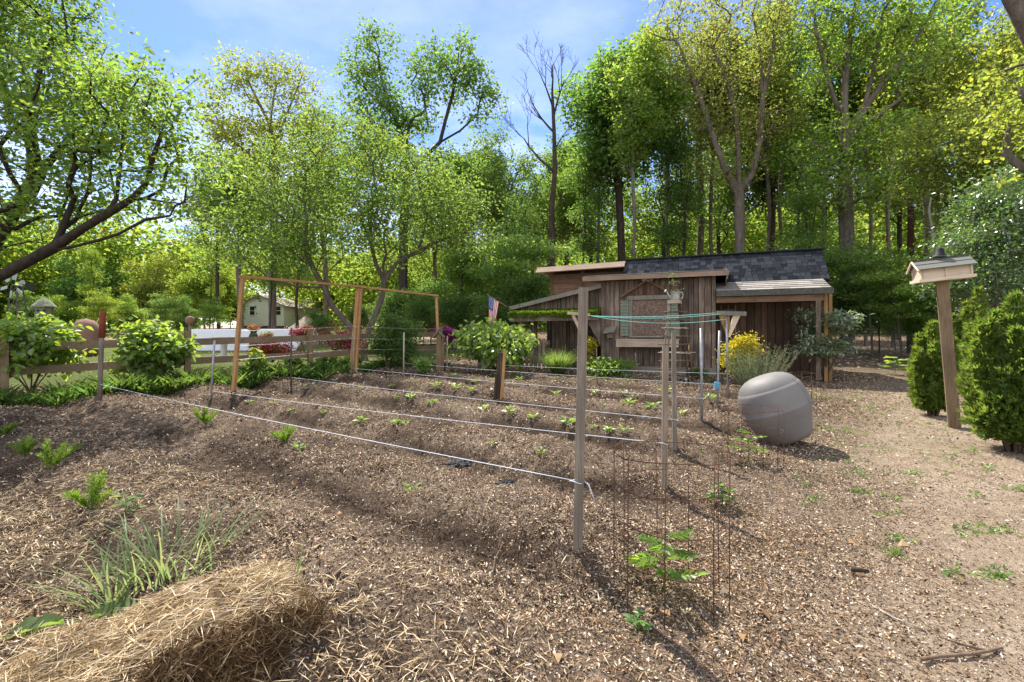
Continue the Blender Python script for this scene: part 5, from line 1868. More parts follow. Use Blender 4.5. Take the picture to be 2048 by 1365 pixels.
# strap leaved ground cover along the fence
P0, A0, N0, L0 = [], [], [], []
rg = np.random.default_rng(61)
for i in range(270):
    s_ = rg.uniform(-2.4, 9.2)
    w_ = rg.uniform(.05, 1.15) if s_ < 6 else rg.uniform(.0, .5)
    p = F0 + fd * s_ + Vector((0.69, -0.723, 0)) * w_ + Vector((rg.normal(0, .05), 0, 0))
    z = float(zg(p.x, p.y))
    hgt = rg.uniform(.5, 1.2) * (.44 if s_ < 6 else .22)
    for j in range(16):
        a_ = rg.uniform(0, 6.28)
        P0.append((p.x + .05 * math.cos(a_), p.y + .05 * math.sin(a_), z)); A0.append((math.cos(a_) * .55, math.sin(a_) * .55, 1)); N0.append((-math.cos(a_), -math.sin(a_), .4)); L0.append(hgt * rg.uniform(.6, 1.2))
P0, A0, N0, L0 = map(np.array, (P0, A0, N0, L0))
o = leaf_obj('strap_leaf_cover', P0, A0, N0, L0, .026, M['leaf_strap'], six=True, droop=.35)
tag(o, 'bright green strap leaved ground cover growing thickly along the fence foot', 'ground cover', kind='stuff')
k = 9000
s_ = rg.uniform(-2.4, 9.3, k); w_ = rg.uniform(-.3, 1.2, k) * np.where(s_ > 6, .5, 1)
x = F0.x + fd.x * s_ + .69 * w_; y = F0.y + fd.y * s_ - .723 * w_
z = zg(x, y) + rg.uniform(0, .20, k) * (.3 + fbm(x * 2, y * 2, 3))
o = leaf_obj('low_leaf_cover', np.stack([x, y, z], -1), rg.normal(size=(k, 3)) * (1, 1, .4), rg.normal(size=(k, 3)) * .6 + (0, 0, 1), .06, .04, M['leaf_mid'])
tag(o, 'mixed low leafy ground cover under the fence rails', 'ground cover', kind='stuff')

# ornamental grass clump
def tuft(label, g, nb, h, spread, mat, w, seed, name='grass_clump', cat='grass clump', droop=.3, group=None, lean=(0, 0), base=None):
    rg = np.random.default_rng(seed)
    a_ = rg.uniform(0, 6.28, nb); l_ = rg.uniform(.1, 1, nb) ** .8 * spread
    r0 = rg.uniform(0, .3, nb) * spread * .45 if base is None else base * rg.uniform(0, 1, nb) ** .6
    pos = np.stack([np.cos(a_) * r0, np.sin(a_) * r0, np.zeros(nb) - .01], -1)
    if base is not None: a_ = a_ + rg.normal(0, .9, nb)
    ax = np.stack([np.cos(a_) * l_ + lean[0], np.sin(a_) * l_ + lean[1], np.ones(nb)], -1)
    nr = np.stack([-np.cos(a_), -np.sin(a_), .3 + 0 * a_], -1)
    # arched blades built of five segments
    L = h * rg.uniform(.5, 1.15, nb)
    axu = unit(ax); sd = unit(np.cross(axu, nr)); nn = np.cross(sd, axu)
    V, segs = [], 6
    dr = droop * rg.uniform(.3, 1.6, nb)
    for i in range(segs + 1):
        f = i / segs
        c_ = pos + axu * (L * f)[:, None] - nn * 0 + np.stack([np.cos(a_), np.sin(a_), -.55 + 0 * a_], -1) * (L * dr * f * f)[:, None]
        ww = w * (1 - .15 * f) * (1 - f ** 3) * .5 + .0006
        V += [c_ + sd * ww + nn * ww * .5, c_ - sd * ww + nn * ww * .5]
    V = np.stack(V, 1)
    b_ = np.arange(nb)[:, None] * (2 * (segs + 1))
    Fq = np.concatenate([b_ + np.array([[2 * i, 2 * i + 1, 2 * i + 3, 2 * i + 2]]) for i in range(segs)], 0)
    o = link(name, np_mesh(name, V.reshape(-1, 3), Fq), M[mat] if isinstance(mat, str) else mat)
    o.location = g
    return tag(o, label, cat, group)


tuft('rounded clump of fine pale green ornamental grass before the lean-to', G(1116, 752), 1500, .72, .75, 'leaf_grass', .008, 71, droop=.25)
tuft('clump of blue green onion like leaves growing behind the straw bale', G(325, 1140), 110, .40, .85, 'leaf_onion', .009, 72, 'onion_clump', 'onion clump', .3, lean=(.12, 0), base=.30)
tuft('thin blue green onion shoots right of the straw bale', G(590, 1165), 7, .22, .3, 'leaf_onion', .008, 73, 'onion_clump', 'onion clump', .2)
tuft('blue green onion leaves arching left of the straw bale', G(225, 1215), 44, .34, .8, 'leaf_onion', .009, 74, 'onion_clump', 'onion clump', .35, lean=(-.35, .1))
# big dock leaf at the corner
g = G(150, 1262)
t_ = thing('dock_plant', 'broad dark green dock leaves beside the straw bale in the near left corner', 'plant', g)
for i, (dx, dy, dz, ln, w_) in enumerate(((.30, .07, .08, .30, .15), (-.16, -.12, .05, .26, .13), (.10, -.22, .03, .18, .10))):
    q = MB(); vs, fs = [], []
    d_ = Vector((dx, dy, dz)).normalized(); sd = d_.cross(Vector((0, 0, 1))).normalized()
    for a in range(13):
        f = a / 12
        ww = w_ * math.sin(math.pi * min(1, f * .95 + .04)) ** .7 * .5
        for b2 in range(7):
            s2 = (b2 / 6 - .5) * 2
            vs.append(Vector((dx, dy, 0)) * .2 + d_ * ln * f + sd * ww * s2 + Vector((0, 0, .05 + .03 * abs(s2) - .10 * f * f + .008 * math.sin(f * 22 + s2 * 3) * abs(s2))))
    for a in range(12):
        for b2 in range(6): fs.append((a * 7 + b2, a * 7 + b2 + 1, (a + 1) * 7 + b2 + 1, (a + 1) * 7 + b2))
    q.add(vs, fs, 0, True); q.build('leaf', M['leaf_dark'], t_, rel=False)

# feathery herbs
def feathery(label, g, h, seed, nst=9):
    rg = np.random.default_rng(seed)
    t_ = thing('feathery_herb', label, 'herb', g, group='feathery green herbs in the soil')
    q = MB(); P0, A0 = [], []
    for i in range(nst):
        a_ = rg.uniform(0, 6.28); l_ = rg.uniform(.1, .8)
        d_ = Vector((math.cos(a_) * l_, math.sin(a_) * l_, 1)).normalized(); ln = h * rg.uniform(.6, 1.1)
        pts = [d_ * ln * f + Vector((math.cos(a_), math.sin(a_), -.5)) * (.25 * ln * f * f * l_) for f in np.linspace(0, 1, 6)]
        q.tube(pts, [.003, .003, .0025, .002, .0015, .001], 4, caps=False)
        for f in np.linspace(.25, 1, 22):
            c_ = d_ * ln * f + Vector((math.cos(a_), math.sin(a_), -.5)) * (.25 * ln * f * f * l_)
            for sgn in (-1, 1):
                for m_ in range(4):
                    P0.append(c_ + Vector(rg.normal(size=3) * .006)); A0.append(Vector((-math.sin(a_) * sgn, math.cos(a_) * sgn, .3)) + d_ * .8 + Vector(rg.normal(size=3) * .5))
    q.build('stem', M['leaf_fern'], t_, rel=False)
    k = len(P0)
    leaf_obj('frond', np.array(P0), np.array(A0), rg.normal(size=(k, 3)), rg.uniform(.02, .055, k) * h / .25, .0045, M['leaf_fern'], t_)


for i, (u, v, h_, lb) in enumerate(((50, 914, .22, 'feathery green herb nearest the left edge in the left bed'), (103, 940, .25, 'second feathery herb from the left in the left bed'),
                                    (183, 1022, .26, 'feathery herb nearest the straw bale'), (412, 852, .24, 'lone feathery herb behind the nearest string'),
                                    (570, 890, .21, 'feathery herb just in front of the nearest string'), (10, 872, .16, 'little feathery herb cut off at the left edge'),
                                    (1100, 908, .0, '') )):
    if h_: feathery(lb, G(u, v), h_, 80 + i)

# tomato and seedlings
def sapling(label, g, h, seed, name='tomato_plant', cat='tomato plant', mat='leaf_fern', L=.06, group=None, nst=7):
    rg = np.random.default_rng(seed)
    t_ = thing(name, label, cat, g, group=group)
    q = MB(); q.tube([(0, 0, -.03), (.01, 0, h * .5), (-.01, .01, h)], [.006, .005, .003], 6)
    P0, A0, N0, L0 = [], [], [], []
    for i in range(nst):
        a_ = i * 2.4 + rg.uniform(-.3, .3); f = .25 + .75 * i / nst
        d_ = Vector((math.cos(a_), math.sin(a_), .45)); ln = h * .55 * (1.1 - .4 * f)
        b_ = Vector((0, 0, h * f)); pts = [b_, b_ + d_ * ln * .5, b_ + d_ * ln - Vector((0, 0, ln * .3))]
        q.tube(pts, [.003, .002, .0012], 4, caps=False)
        for m_ in range(9):
            ff = .3 + .7 * m_ / 8
            c_ = b_ + d_ * ln * ff - Vector((0, 0, ln * .3 * ff * ff)); sg = 1 if m_ % 2 else -1
            P0.append(c_); A0.append(d_ * .6 + Vector((-math.sin(a_) * sg, math.cos(a_) * sg, -.1)) * (1 if m_ < 8 else 0)); N0.append((rg.normal(0, .3), rg.normal(0, .3), 1)); L0.append(L * rg.uniform(.7, 1.2))
    q.build('stem', M[mat], t_, rel=False)
    leaf_obj('foliage', np.array(P0), np.array(A0), np.array(N0), np.array(L0), np.array(L0) * .5, M[mat], t_, six=True, droop=.2)


sapling('leafy tomato plant growing inside the nearest wire cage', gc1 + Vector((-.03, .02, 0)), .30, 91, L=.075, nst=9)
sapling('tomato plant inside the wire cage by the barrel', gc2 + Vector((-.03, .02, 0)), .30, 92, L=.06)
sapling('darker drooping tomato seedling between the two cages', G(1443, 1015), .16, 93, L=.06, mat='leaf_dark')
sapling('tiny weed seedling below the nearest cage', G(1276, 1262), .08, 94, 'weed_seedling', 'seedling', 'leaf_seedling', .04, nst=4)
sapling('bluish leafed seedling behind the onion leaves', G(250, 1030), .14, 95, 'broccoli_seedling', 'seedling', 'leaf_onion', .06, nst=5)
sapling('pale leafed plant beyond the viburnum at the path end', G(1790, 750), .45, 96, 'young_shrub', 'shrub', 'leaf_hydrangea', .16)

protoS = []
for s_ in range(5):
    rg = np.random.default_rng(100 + s_)
    nl_ = 5 + s_
    a_ = np.arange(nl_) * 2.4 + rg.uniform(-.4, .4, nl_)
    el = rg.uniform(.3, 1.5, nl_)
    ax = np.stack([np.cos(a_), np.sin(a_), el], -1)
    st_ = unit(ax) * rg.uniform(.02, .06, (nl_, 1))
    V, Fq = leaf_verts(st_, ax * (1, 1, .7), np.stack([-np.cos(a_) * .5, -np.sin(a_) * .5, np.ones(nl_)], -1), rg.uniform(.05, .10, nl_), rg.uniform(.035, .055, nl_), six=True, droop=.25)
    # leaf stalks
    V2, F2 = leaf_verts(np.zeros((nl_, 3)) - (0, 0, .01), ax, np.stack([-np.sin(a_), np.cos(a_), 0 * a_], -1), .07, .006, six=True)
    me = np_mesh('seedling', np.concatenate([V, V2]), np.concatenate([Fq, F2 + len(V)]))
    me.materials.append(M['leaf_seedling'])
    protoS.append(me)
seedlings = [(720, 782), (749, 796), (793, 796), (821, 797), (864, 806), (909, 812), (965, 820), (1017, 830), (1067, 838), (1136, 848), (1188, 852), (647, 824), (582, 820), (722, 842), (790, 852), (810, 851),
             (984, 892), (1083, 910), (825, 974), (598, 900), (840, 771), (872, 774), (911, 777), (944, 781), (985, 784), (1031, 783), (1070, 790), (1111, 795), (787, 764), (631, 776), (612, 771), (1207, 810), (1258, 812), (1305, 818),
             (1247, 790), (1269, 797), (1362, 826), (1330, 800), (1250, 862), (1160, 790), (950, 762), (905, 760), (985, 762), (1040, 764), (1105, 768), (500, 800), (545, 806), (1190, 792), (1420, 812), (1215, 862)]
ordn = ['first', 'second', 'third', 'fourth', 'fifth', 'sixth', 'seventh', 'eighth', 'ninth', 'tenth', 'eleventh', 'twelfth', 'thirteenth', 'fourteenth', 'fifteenth', 'sixteenth']
rowd = {}
for (u, v) in seedlings:
    g = G(u, v)
    n_ = ROW_N[0] * g.x + ROW_N[1] * g.y
    rowd.setdefault(max(0, min(5, int(round((n_ - 3.3) / ROWS)))), []).append((ROW_T[0] * g.x + ROW_T[1] * g.y, g))
i = 0
rown = ('nearest', 'second nearest', 'third nearest', 'fourth nearest', 'fifth nearest', 'farthest')
for r_, lst in sorted(rowd.items()):
    lst.sort(key=lambda q: -q[0])
    for j, (_, g) in enumerate(lst):
        o = bpy.data.objects.new('seedling', protoS[i % 5])
        col.objects.link(o)
        o.location = (g.x, g.y, float(surf(g.x, g.y)))
        o.rotation_euler = (0, 0, random.uniform(0, 6.28))
        s_ = random.choice((.55, .7, .85, 1.0, 1.3)) * random.uniform(.9, 1.1)
        o.scale = (s_, s_, s_)
        tag(o, f'{ordn[j]} green seedling from the fence end of the {rown[r_]} planted row', 'seedling', 'green seedlings in the planted rows')
        i += 1

# weeds on the path and between the rows
rg = np.random.default_rng(120)
P0, A0, N0, L0 = [], [], [], []
wu = [(1715, 955), (1690, 935), (1712, 985), (1775, 995), (1780, 1030), (1955, 1060), (1975, 1060), (1640, 790), (1700, 800), (1760, 820), (1830, 800), (1880, 860), (1940, 905), (1965, 985), (2030, 975), (1800, 1080), (1900, 1150), (1990, 1150), (1840, 950),
      (1690, 860), (1740, 890), (1600, 960), (1620, 1010), (1960, 940), (1905, 915), (1790, 1105)]
for (u, v) in wu:
    for kk in range(rg.integers(3, 9)):
        g = G(u + rg.normal(0, 17), v + rg.normal(0, 7))
        for j in range(rg.integers(6, 15)):
            a_ = rg.uniform(0, 6.28)
            P0.append(g + Vector((rg.normal(0, .025), rg.normal(0, .025), .006))); A0.append((math.cos(a_), math.sin(a_), rg.uniform(.1, 1.0))); N0.append((rg.normal(0, .4), rg.normal(0, .4), 1)); L0.append(rg.uniform(.02, .05))
for kk in range(900):
    y = rg.uniform(4.5, 16); x = rg.uniform(.55, .95) * y if rg.random() < .8 else rg.uniform(-.2, .5) * y
    if bed_mask(np.array(x), np.array(y)) > .5 and rg.random() < .75: continue
    z = float(surf(x, y))
    for j in range(rg.integers(3, 9)):
        a_ = rg.uniform(0, 6.28)
        P0.append((x + rg.normal(0, .03), y + rg.normal(0, .03), z)); A0.append((math.cos(a_), math.sin(a_), rg.uniform(.1, .9))); N0.append((rg.normal(0, .4), rg.normal(0, .4), 1)); L0.append(rg.uniform(.015, .04))
o = leaf_obj('weeds', np.array([tuple(p) for p in P0]), np.array(A0), np.array(N0), np.array(L0), np.array(L0) * .38, M['weed'])
tag(o, 'sparse small green weeds dotted over the path', 'weeds', kind='stuff')
# thin green groundsel between the farthest rows
k = 5000
x = rg.uniform(-1.5, 5, k); y = rg.uniform(11.2, 13.0, k)
kp = (fbm(x * 2.2, y * 2.2, 9) > .55) & (y < 13.2 - .30 * np.maximum(x, 0))
x, y = x[kp], y[kp]
o = leaf_obj('chickweed', np.stack([x, y, surf(x, y) + .01], -1), rg.normal(size=(len(x), 3)) * (1, 1, .5), rg.normal(size=(len(x), 3)) * .5 + (0, 0, 1), .04, .02, M['weed'])
tag(o, 'thin yellowish chickweed covering the farthest planted row', 'weeds', kind='stuff')
# ------------------------------------------------------------------ trees: kinds first
def kind_tree(name, seed, H, zb, Rw, nl, lob, nat, trunk_r, bark, leaf, per, spread, L, W, fork=None, flat=.8, tip=.012, upw=.6, lean=0, cone=0.0, bf=.3, droop=.25):
    rg = np.random.default_rng(seed)
    t_ = thing(name, 'tree', 'tree', (0, 0, -500))
    lb_ = []
    for c_, s_ in lobes(rg, nl, (lean * .6, 0, (H + zb) / 2), (Rw * .8, Rw * .8, (H - zb) / 2 * .85), lob, flat):
        f = (c_[2] - zb) / (H - zb)
        k_ = 1 - cone * f
        c_[:2] *= k_
        lb_.append((c_, s_))
    att = lobe_points(rg, lb_, nat)
    ht = zb + (H - zb) * .25
    mid = lambda z: np.array([lean * (z / H) ** 2 + .12 * math.sin(z * .7 + seed), .12 * math.cos(z * .5 + seed), z])
    seeds = [np.array([mid(z) for z in np.linspace(-.3, ht, 9)])]
    top = seeds[0][-1]
    for dx, dy, zf in (fork or ((.25, .1, .9), (-.3, -.1, .8))):
        seeds.append(np.array([top, top + np.array([dx * Rw * .35, dy * Rw * .35, (H - ht) * zf * .35]), top + np.array([dx * Rw, dy * Rw, (H - ht) * zf * .75])]))
    tree_from(rg, t_, seeds, att, trunk_r, M[bark], M[leaf], per, spread, L, W, tip_r=tip, bf=bf, step=.7, upw=upw, droop=droop)
    return t_


K = {}
KH = {}


def kind(key, H, *a, **k):
    K[key] = kind_tree(*a[:1], a[1], H, *a[2:], **k)
    KH[key] = H


kind('oak', 20, 'oak_tree', 201, 6.5, 4.8, 33, 1.25, 600, .22, 'bark_grey', 'leaf_mid', 27, (0.31, 0.31, 0.21), .21, .125, fork=((.5, .2, .9), (-.55, .1, .85), (.1, -.5, .7)), flat=1.45)
kind('poplar', 20, 'poplar_tree', 202, 7.5, 3.0, 27, 0.98, 475, .18, 'bark_dark', 'leaf_dark', 30, (0.27, 0.27, 0.24), .21, .13, fork=((.3, .1, 1.0), (-.35, .2, .9)), flat=1.45)
kind('maple', 20, 'maple_tree', 203, 4.0, 5.2, 39, 1.33, 650, .21, 'bark_grey', 'leaf_bright', 27, (0.34, 0.34, 0.19), .20, .13, fork=((.5, .3, .8), (-.5, -.2, .9), (-.1, .5, .8)), flat=1.45)
kind('ash', 20, 'ash_tree', 204, 8.0, 4.4, 18, 1.4, 450, .19, 'bark_grey', 'leaf_olive', 24, (0.31, 0.31, 0.22), .19, .11, fork=((.6, .1, 1.0), (-.5, .2, 1.0), (.15, -.3, 1.05), (-.15, .3, .9)), bf=.15)
kind('slim', 20, 'slim_tree', 205, 7.0, 2.4, 12, 1.2, 287, .11, 'bark_dark', 'leaf_mid', 28, (0.30, 0.30, 0.21), .19, .115, lean=1.2)
kind('beech', 9, 'beech_tree', 206, 1.4, 3.5, 34, 1.0, 420, .075, 'bark_grey', 'leaf_bright', 30, (.40, .40, .09), .135, .09, flat=.3, tip=.006, upw=.9, droop=.05)
kind('under', 7, 'understory_tree', 207, .5, 2.7, 26, .85, 330, .06, 'bark_dark', 'leaf_dark', 40, (.34, .34, .18), .15, .09, flat=.6, tip=.006)
kind('airy', 20, 'maple_tree', 209, 7.5, 4.6, 30, 1.17, 450, .17, 'bark_dark', 'leaf_bright', 25, (0.31, 0.31, 0.19), .20, .13, fork=((.5, .3, .8), (-.5, -.2, .9), (-.1, .5, .8)), flat=1.45)
kind('pole', 20, 'slender_tree', 210, 10, 2.3, 19, 0.86, 325, .10, 'bark_grey', 'leaf_mid', 26, (0.27, 0.27, 0.21), .20, .125, lean=.6, fork=((.3, .1, 1.0), (-.4, .2, .9)), flat=1.45)
kind('bushy', 12, 'far_tree', 208, .8, 4.2, 34, 1.35, 420, .12, 'bark_grey', 'leaf_far', 60, (.50, .50, .30), .24, .16, flat=.75, tip=.012)


def tree(key, u, d, top_v, label, leaf=None, bark=None, rz=None, wide=1.0, group='tall trees of the surrounding woods'):
    x = (u - 1024) / FPX * d
    g = Vector((x, d, float(base_z(x, d)) - .05))
    topz = CAM_Z + (675 - top_v) / FPX * d
    s_ = (topz - g.z) / KH[key]
    rz = random.uniform(0, 6.28) if rz is None else rz
    mt = {}
    if leaf: mt['crown'] = M[leaf]
    if bark: mt['trunk'] = M[bark]
    return copy_thing(K[key], g, rz, (s_ * wide, s_ * wide, s_), label, group, mt)


FL = 'trees of the far left wood'
for a_ in (
    ('bushy', -90, 44, 500, 'bright green tree far beyond the left limbs, cut by the left edge'),
    ('bushy', 15, 46, 488, 'broad far tree over the garden windmill'),
    ('bushy', 92, 54, 474, 'far tree right above the round birdhouse', 'leaf_bright'),
    ('bushy', 160, 42, 512, 'rounded far tree over the brick dome oven', 'leaf_mid'),
    ('beech', 205, 33, 565, 'low layered tree above the rusty topped post', 'leaf_far'),
    ('bushy', 238, 49, 490, 'far tree with its top against pale sky, left of the lowest gap', 'leaf_bright'),
    ('bushy', 300, 45, 507, 'yellowish far tree under the bright gap in the clouds', 'leaf_yellow'),
    ('bushy', 356, 52, 508, 'golden green far tree right of the bright gap', 'leaf_yellow'),
    ('beech', 330, 31, 570, 'layered low tree above the second hydrangea', 'leaf_mid'),
    ('bushy', 408, 43, 488, 'rounded far tree left of the white house'),
    ('bushy', 436, 86, 480, 'far tree directly left of the white gable', 'leaf_bright'),
    ('beech', 425, 34, 585, 'low leafy tree beside the first trellis upright', 'leaf_bright'),
    ('bushy', 478, 90, 545, 'far round tree behind the left corner of the white house'),
    ('bushy', 610, 92, 530, 'far round tree behind the cream wing', 'leaf_bright'),
    ('bushy', 665, 80, 540, 'far round tree right of the cream wing'),
    ('bushy', 462, 70, 575, 'lower far tree at the left side of the white house', 'leaf_mid'),
    ('bushy', 130, 34, 590, 'low bushy tree between the birdhouse and the brick oven'),
    ('bushy', 375, 36, 590, 'low bushy tree behind the globe ornament', 'leaf_mid'),
    ('bushy', 55, 36, 580, 'low bushy tree behind the windmill blades', 'leaf_mid'),
    ('bushy', 265, 35, 588, 'low bushy tree between the rusty topped post and the second hydrangea', 'leaf_bright'),
    ('slim', 190, 37, 470, 'slender far trunk left of the rusty topped post', 'leaf_far'),
    ('slim', 420, 38, 470, 'slender far trunk before the first trellis upright', 'leaf_far'),
): tree(*a_, group=FL)
for a_ in (
    ('airy', 435, 37, 265, 'airy tree joining the near left tree to the spreading garden tree', 'leaf_garden'),
    ('oak', 480, 36, 260, 'mid height tree behind the left side of the middle garden tree', 'leaf_mid'),
    ('maple', 650, 38, 200, 'full green tree in the dip between the airy tree and the twin topped tree', 'leaf_mid'),
    ('maple', 560, 92, 470, 'leafy tree rising behind the white house', 'leaf_bright'),
    ('slim', 541, 32, 420, 'thin dark trunked tree before the white house', 'leaf_mid', 'bark_dark'),
    ('poplar', 595, 30, 380, 'dark straight trunked pine like tree before the cream wing', 'leaf_mid', 'bark_dark'),
    ('poplar', 925, 31, 250, 'narrow tree right behind the twin topped tree', 'leaf_mid'),
    ('oak', 1000, 34, 232, 'dense dark tree left of the bare dead tree', 'leaf_dark'),
    ('slim', 928, 23, 330, 'slender trunked tree above the flag', 'leaf_bright'),
    ('maple', 870, 38, 280, 'tree with pale leaves behind the leafy dome shrub', 'leaf_bright'),
    ('oak', 1065, 38, 300, 'mid green tree behind the dead tree', 'leaf_mid'),
    ('slim', 1165, 27, 250, 'thin trunked tree just right of the dead tree', 'leaf_mid'),
    ('poplar', 1135, 36, 215, 'narrow tree in the gap right of the dead tree top', 'leaf_mid'),
    ('poplar', 1240, 28, 12, 'tall dark green tree with a leaning trunk right of the dead tree', 'leaf_mid', None, 1.1, 1.25),
    ('slim', 1372, 26, 200, 'slim dark tree left of the forked ash', 'leaf_dark'),
    ('ash', 1400, 31, -30, 'tall olive tinted tree left of the forked ash', 'leaf_olive'),
    ('airy', 1440, 36, 210, 'tree with dark foliage low behind the forked ash', 'leaf_mid'),
    ('poplar', 1545, 34, 90, 'narrow tree just right of the forked ash', 'leaf_mid'),
    ('slim', 1590, 25, 190, 'dark thin trunked tree over the shed roof end', 'leaf_bright', 'bark_dark'),
    ('slim', 1622, 22, 330, 'short thin trunk right of the shed roof end', 'leaf_mid', 'bark_dark'),
    ('airy', 1645, 36, 130, 'full tree filling the gap behind the big spreading tree', 'leaf_bright'),
    ('airy', 1800, 33, 160, 'green tree behind the utility pole', 'leaf_mid'),
    ('ash', 1850, 27, 40, 'light yellow tree above the utility pole', 'leaf_yellow'),
    ('maple', 1935, 17.5, 120, 'near yellow green tree over the bird feeder', 'leaf_yellow'),
    ('ash', 1990, 23, -60, 'tall yellow tree near the top right', 'leaf_yellow'),
    ('maple', 2075, 15, 60, 'bright yellow green tree cut by the right edge', 'leaf_yellow'),
    ('airy', 1180, 33, 240, 'dense mid height tree right behind the thin trunk by the dead tree', 'leaf_mid'),
    ('airy', 1020, 29, 330, 'mid green tree over the left end of the shed', 'leaf_mid'),
    ('airy', 1095, 33, 340, 'full tree behind the foot of the dead tree', 'leaf_bright'),
    ('airy', 1330, 30, 230, 'mid height full tree behind the shed window', 'leaf_mid'),
    ('airy', 1480, 40, 60, 'broad tree far behind the forked ash', 'leaf_bright'),
    ('pole', 1195, 29, 120, 'slender dark trunk over the left end of the shingle ridge', 'leaf_mid'),
    ('pole', 1262, 25, 60, 'slender trunk right of the leaning trunked tree', 'leaf_bright'),
    ('pole', 1338, 27, 30, 'slender trunk over the right edge of the boarded window', 'leaf_bright'),
    ('pole', 1425, 29, 0, 'slender trunk just left of the forked ash', 'leaf_olive'),
    ('pole', 1530, 27, 10, 'slender trunk just right of the forked ash', 'leaf_yellow'),
    ('pole', 1568, 31, -30, 'taller slender trunk between the ash and the shed roof end', 'leaf_mid'),
    ('pole', 1655, 27, 0, 'slender trunk left of the big spreading tree', 'leaf_bright'),
    ('pole', 1735, 26, 60, 'slender trunk right of the big spreading tree', 'leaf_mid'),
    ('pole', 1782, 24, -20, 'slender trunk left of the utility pole', 'leaf_yellow'),
    ('pole', 1870, 26, -40, 'slender trunk behind the pale snag', 'leaf_bright'),
    ('pole', 1130, 31, 300, 'short slender trunk right at the dead tree', 'leaf_bright'),
    ('pole', 975, 28, 290, 'slender trunk between the flag and the dead tree', 'leaf_mid'),
    ('oak', 2090, 26, -60, 'tall tree behind the one cut by the right edge', 'leaf_bright'),
): tree(*a_)
UG = 'low trees and bushes under the tall trees'
for a_ in (
    ('under', 905, 22, 565, 'dark rhododendron like bush left of the flag', 'leaf_dark'),
    ('under', 845, 25, 575, 'dark bush above the brown outbuilding roof', 'leaf_dark'),
    ('under', 985, 20, 575, 'dark bush behind the flag', 'leaf_dark'),
    ('beech', 960, 24, 430, 'light leafed low tree over the flag', 'leaf_bright'),
    ('beech', 1030, 22, 400, 'pale layered tree left of the lean-to roof', 'leaf_dome'),
    ('under', 1060, 21, 520, 'dark low tree behind the lean-to', 'leaf_dark'),
    ('beech', 1170, 24, 490, 'low layered tree behind the upper shed room', 'leaf_bright'),
    ('under', 1215, 23, 520, 'leafy low tree behind the left of the shed ridge', 'leaf_mid'),
    ('beech', 1290, 24, 480, 'low light tree over the shed window', 'leaf_mid'),
    ('under', 1360, 23, 500, 'low tree over the middle of the shingle roof', 'leaf_mid'),
    ('beech', 1435, 23, 480, 'layered low tree behind the forked ash trunk', 'leaf_bright'),
    ('beech', 1530, 21, 465, 'layered low tree over the right half of the shingle roof', 'leaf_bright'),
    ('beech', 1640, 20, 430, 'layered low tree at the right end of the shed roof', 'leaf_mid'),
    ('under', 1690, 19.5, 560, 'dark low bush right of the shed end', 'leaf_dark'),
    ('under', 1755, 20, 540, 'dark low bush left of the utility pole foot', 'leaf_dark'),
    ('beech', 1740, 18.5, 440, 'layered tree between the shed and the utility pole', 'leaf_mid'),
    ('beech', 1800, 17, 470, 'low layered branches around the utility pole', 'leaf_bright'),
    ('under', 1850, 17, 590, 'low leafy bush behind the narrow arborvitae', 'leaf_bright'),
    ('beech', 1880, 15.5, 500, 'layered low tree behind the bird feeder', 'leaf_bright'),
    ('under', 2060, 14.5, 520, 'dense bush behind the biggest arborvitae', 'leaf_mid'),
    ('under', 1790, 22, 600, 'shadowy bush by the chain link fence', 'leaf_dark'),
    ('under', 720, 30, 600, 'dark bush between the stems of the middle garden tree', 'leaf_dark'),
    ('under', 790, 27, 560, 'dark bush at the foot of the twin topped tree', 'leaf_dark'),
    ('under', 860, 29, 540, 'tall dark bush left of the dark rhododendron like one', 'leaf_dark'),
    ('under', 640, 27, 610, 'low bush before the cream wing of the white house', 'leaf_mid'),
): tree(*a_, group=UG)
for t_ in K.values():
    for ch in list(t_.children): bpy.data.objects.remove(ch)
    bpy.data.objects.remove(t_)


# ------------------------------------------------------------------ trees one knows by their limbs
def limb(pts):
    """Photo points (u, v, depth) of a limb as places in the garden."""
    return np.array([tuple(P(*p)) for p in pts])


def hero(name, label, g, seeds, lobs, nat, tr, bark, leaf, per, spread, L, W, seed, cat='tree', extra=None, **kw):
    rg = np.random.default_rng(seed)
    t_ = thing(name, label, cat, g)
    gg = np.array(tuple(g))
    att = lobe_points(rg, [(np.array(c_) , np.array(s_)) for c_, s_ in lobs], nat) - gg
    if extra is not None: att = np.concatenate([att, extra - gg])
    tree_from(rg, t_, [s_ - gg for s_ in seeds], att, tr, M[bark], M[leaf] if leaf else None, per, spread, L, W, **kw)
    return t_


def LB(u, v, d, ru, rv, rd):
    """A leaf mass about photo point (u, v) at depth d, with its half sizes in photo pixels and metres."""
    return (tuple(P(u, v, d)), (ru / FPX * d, rd, rv / FPX * d))


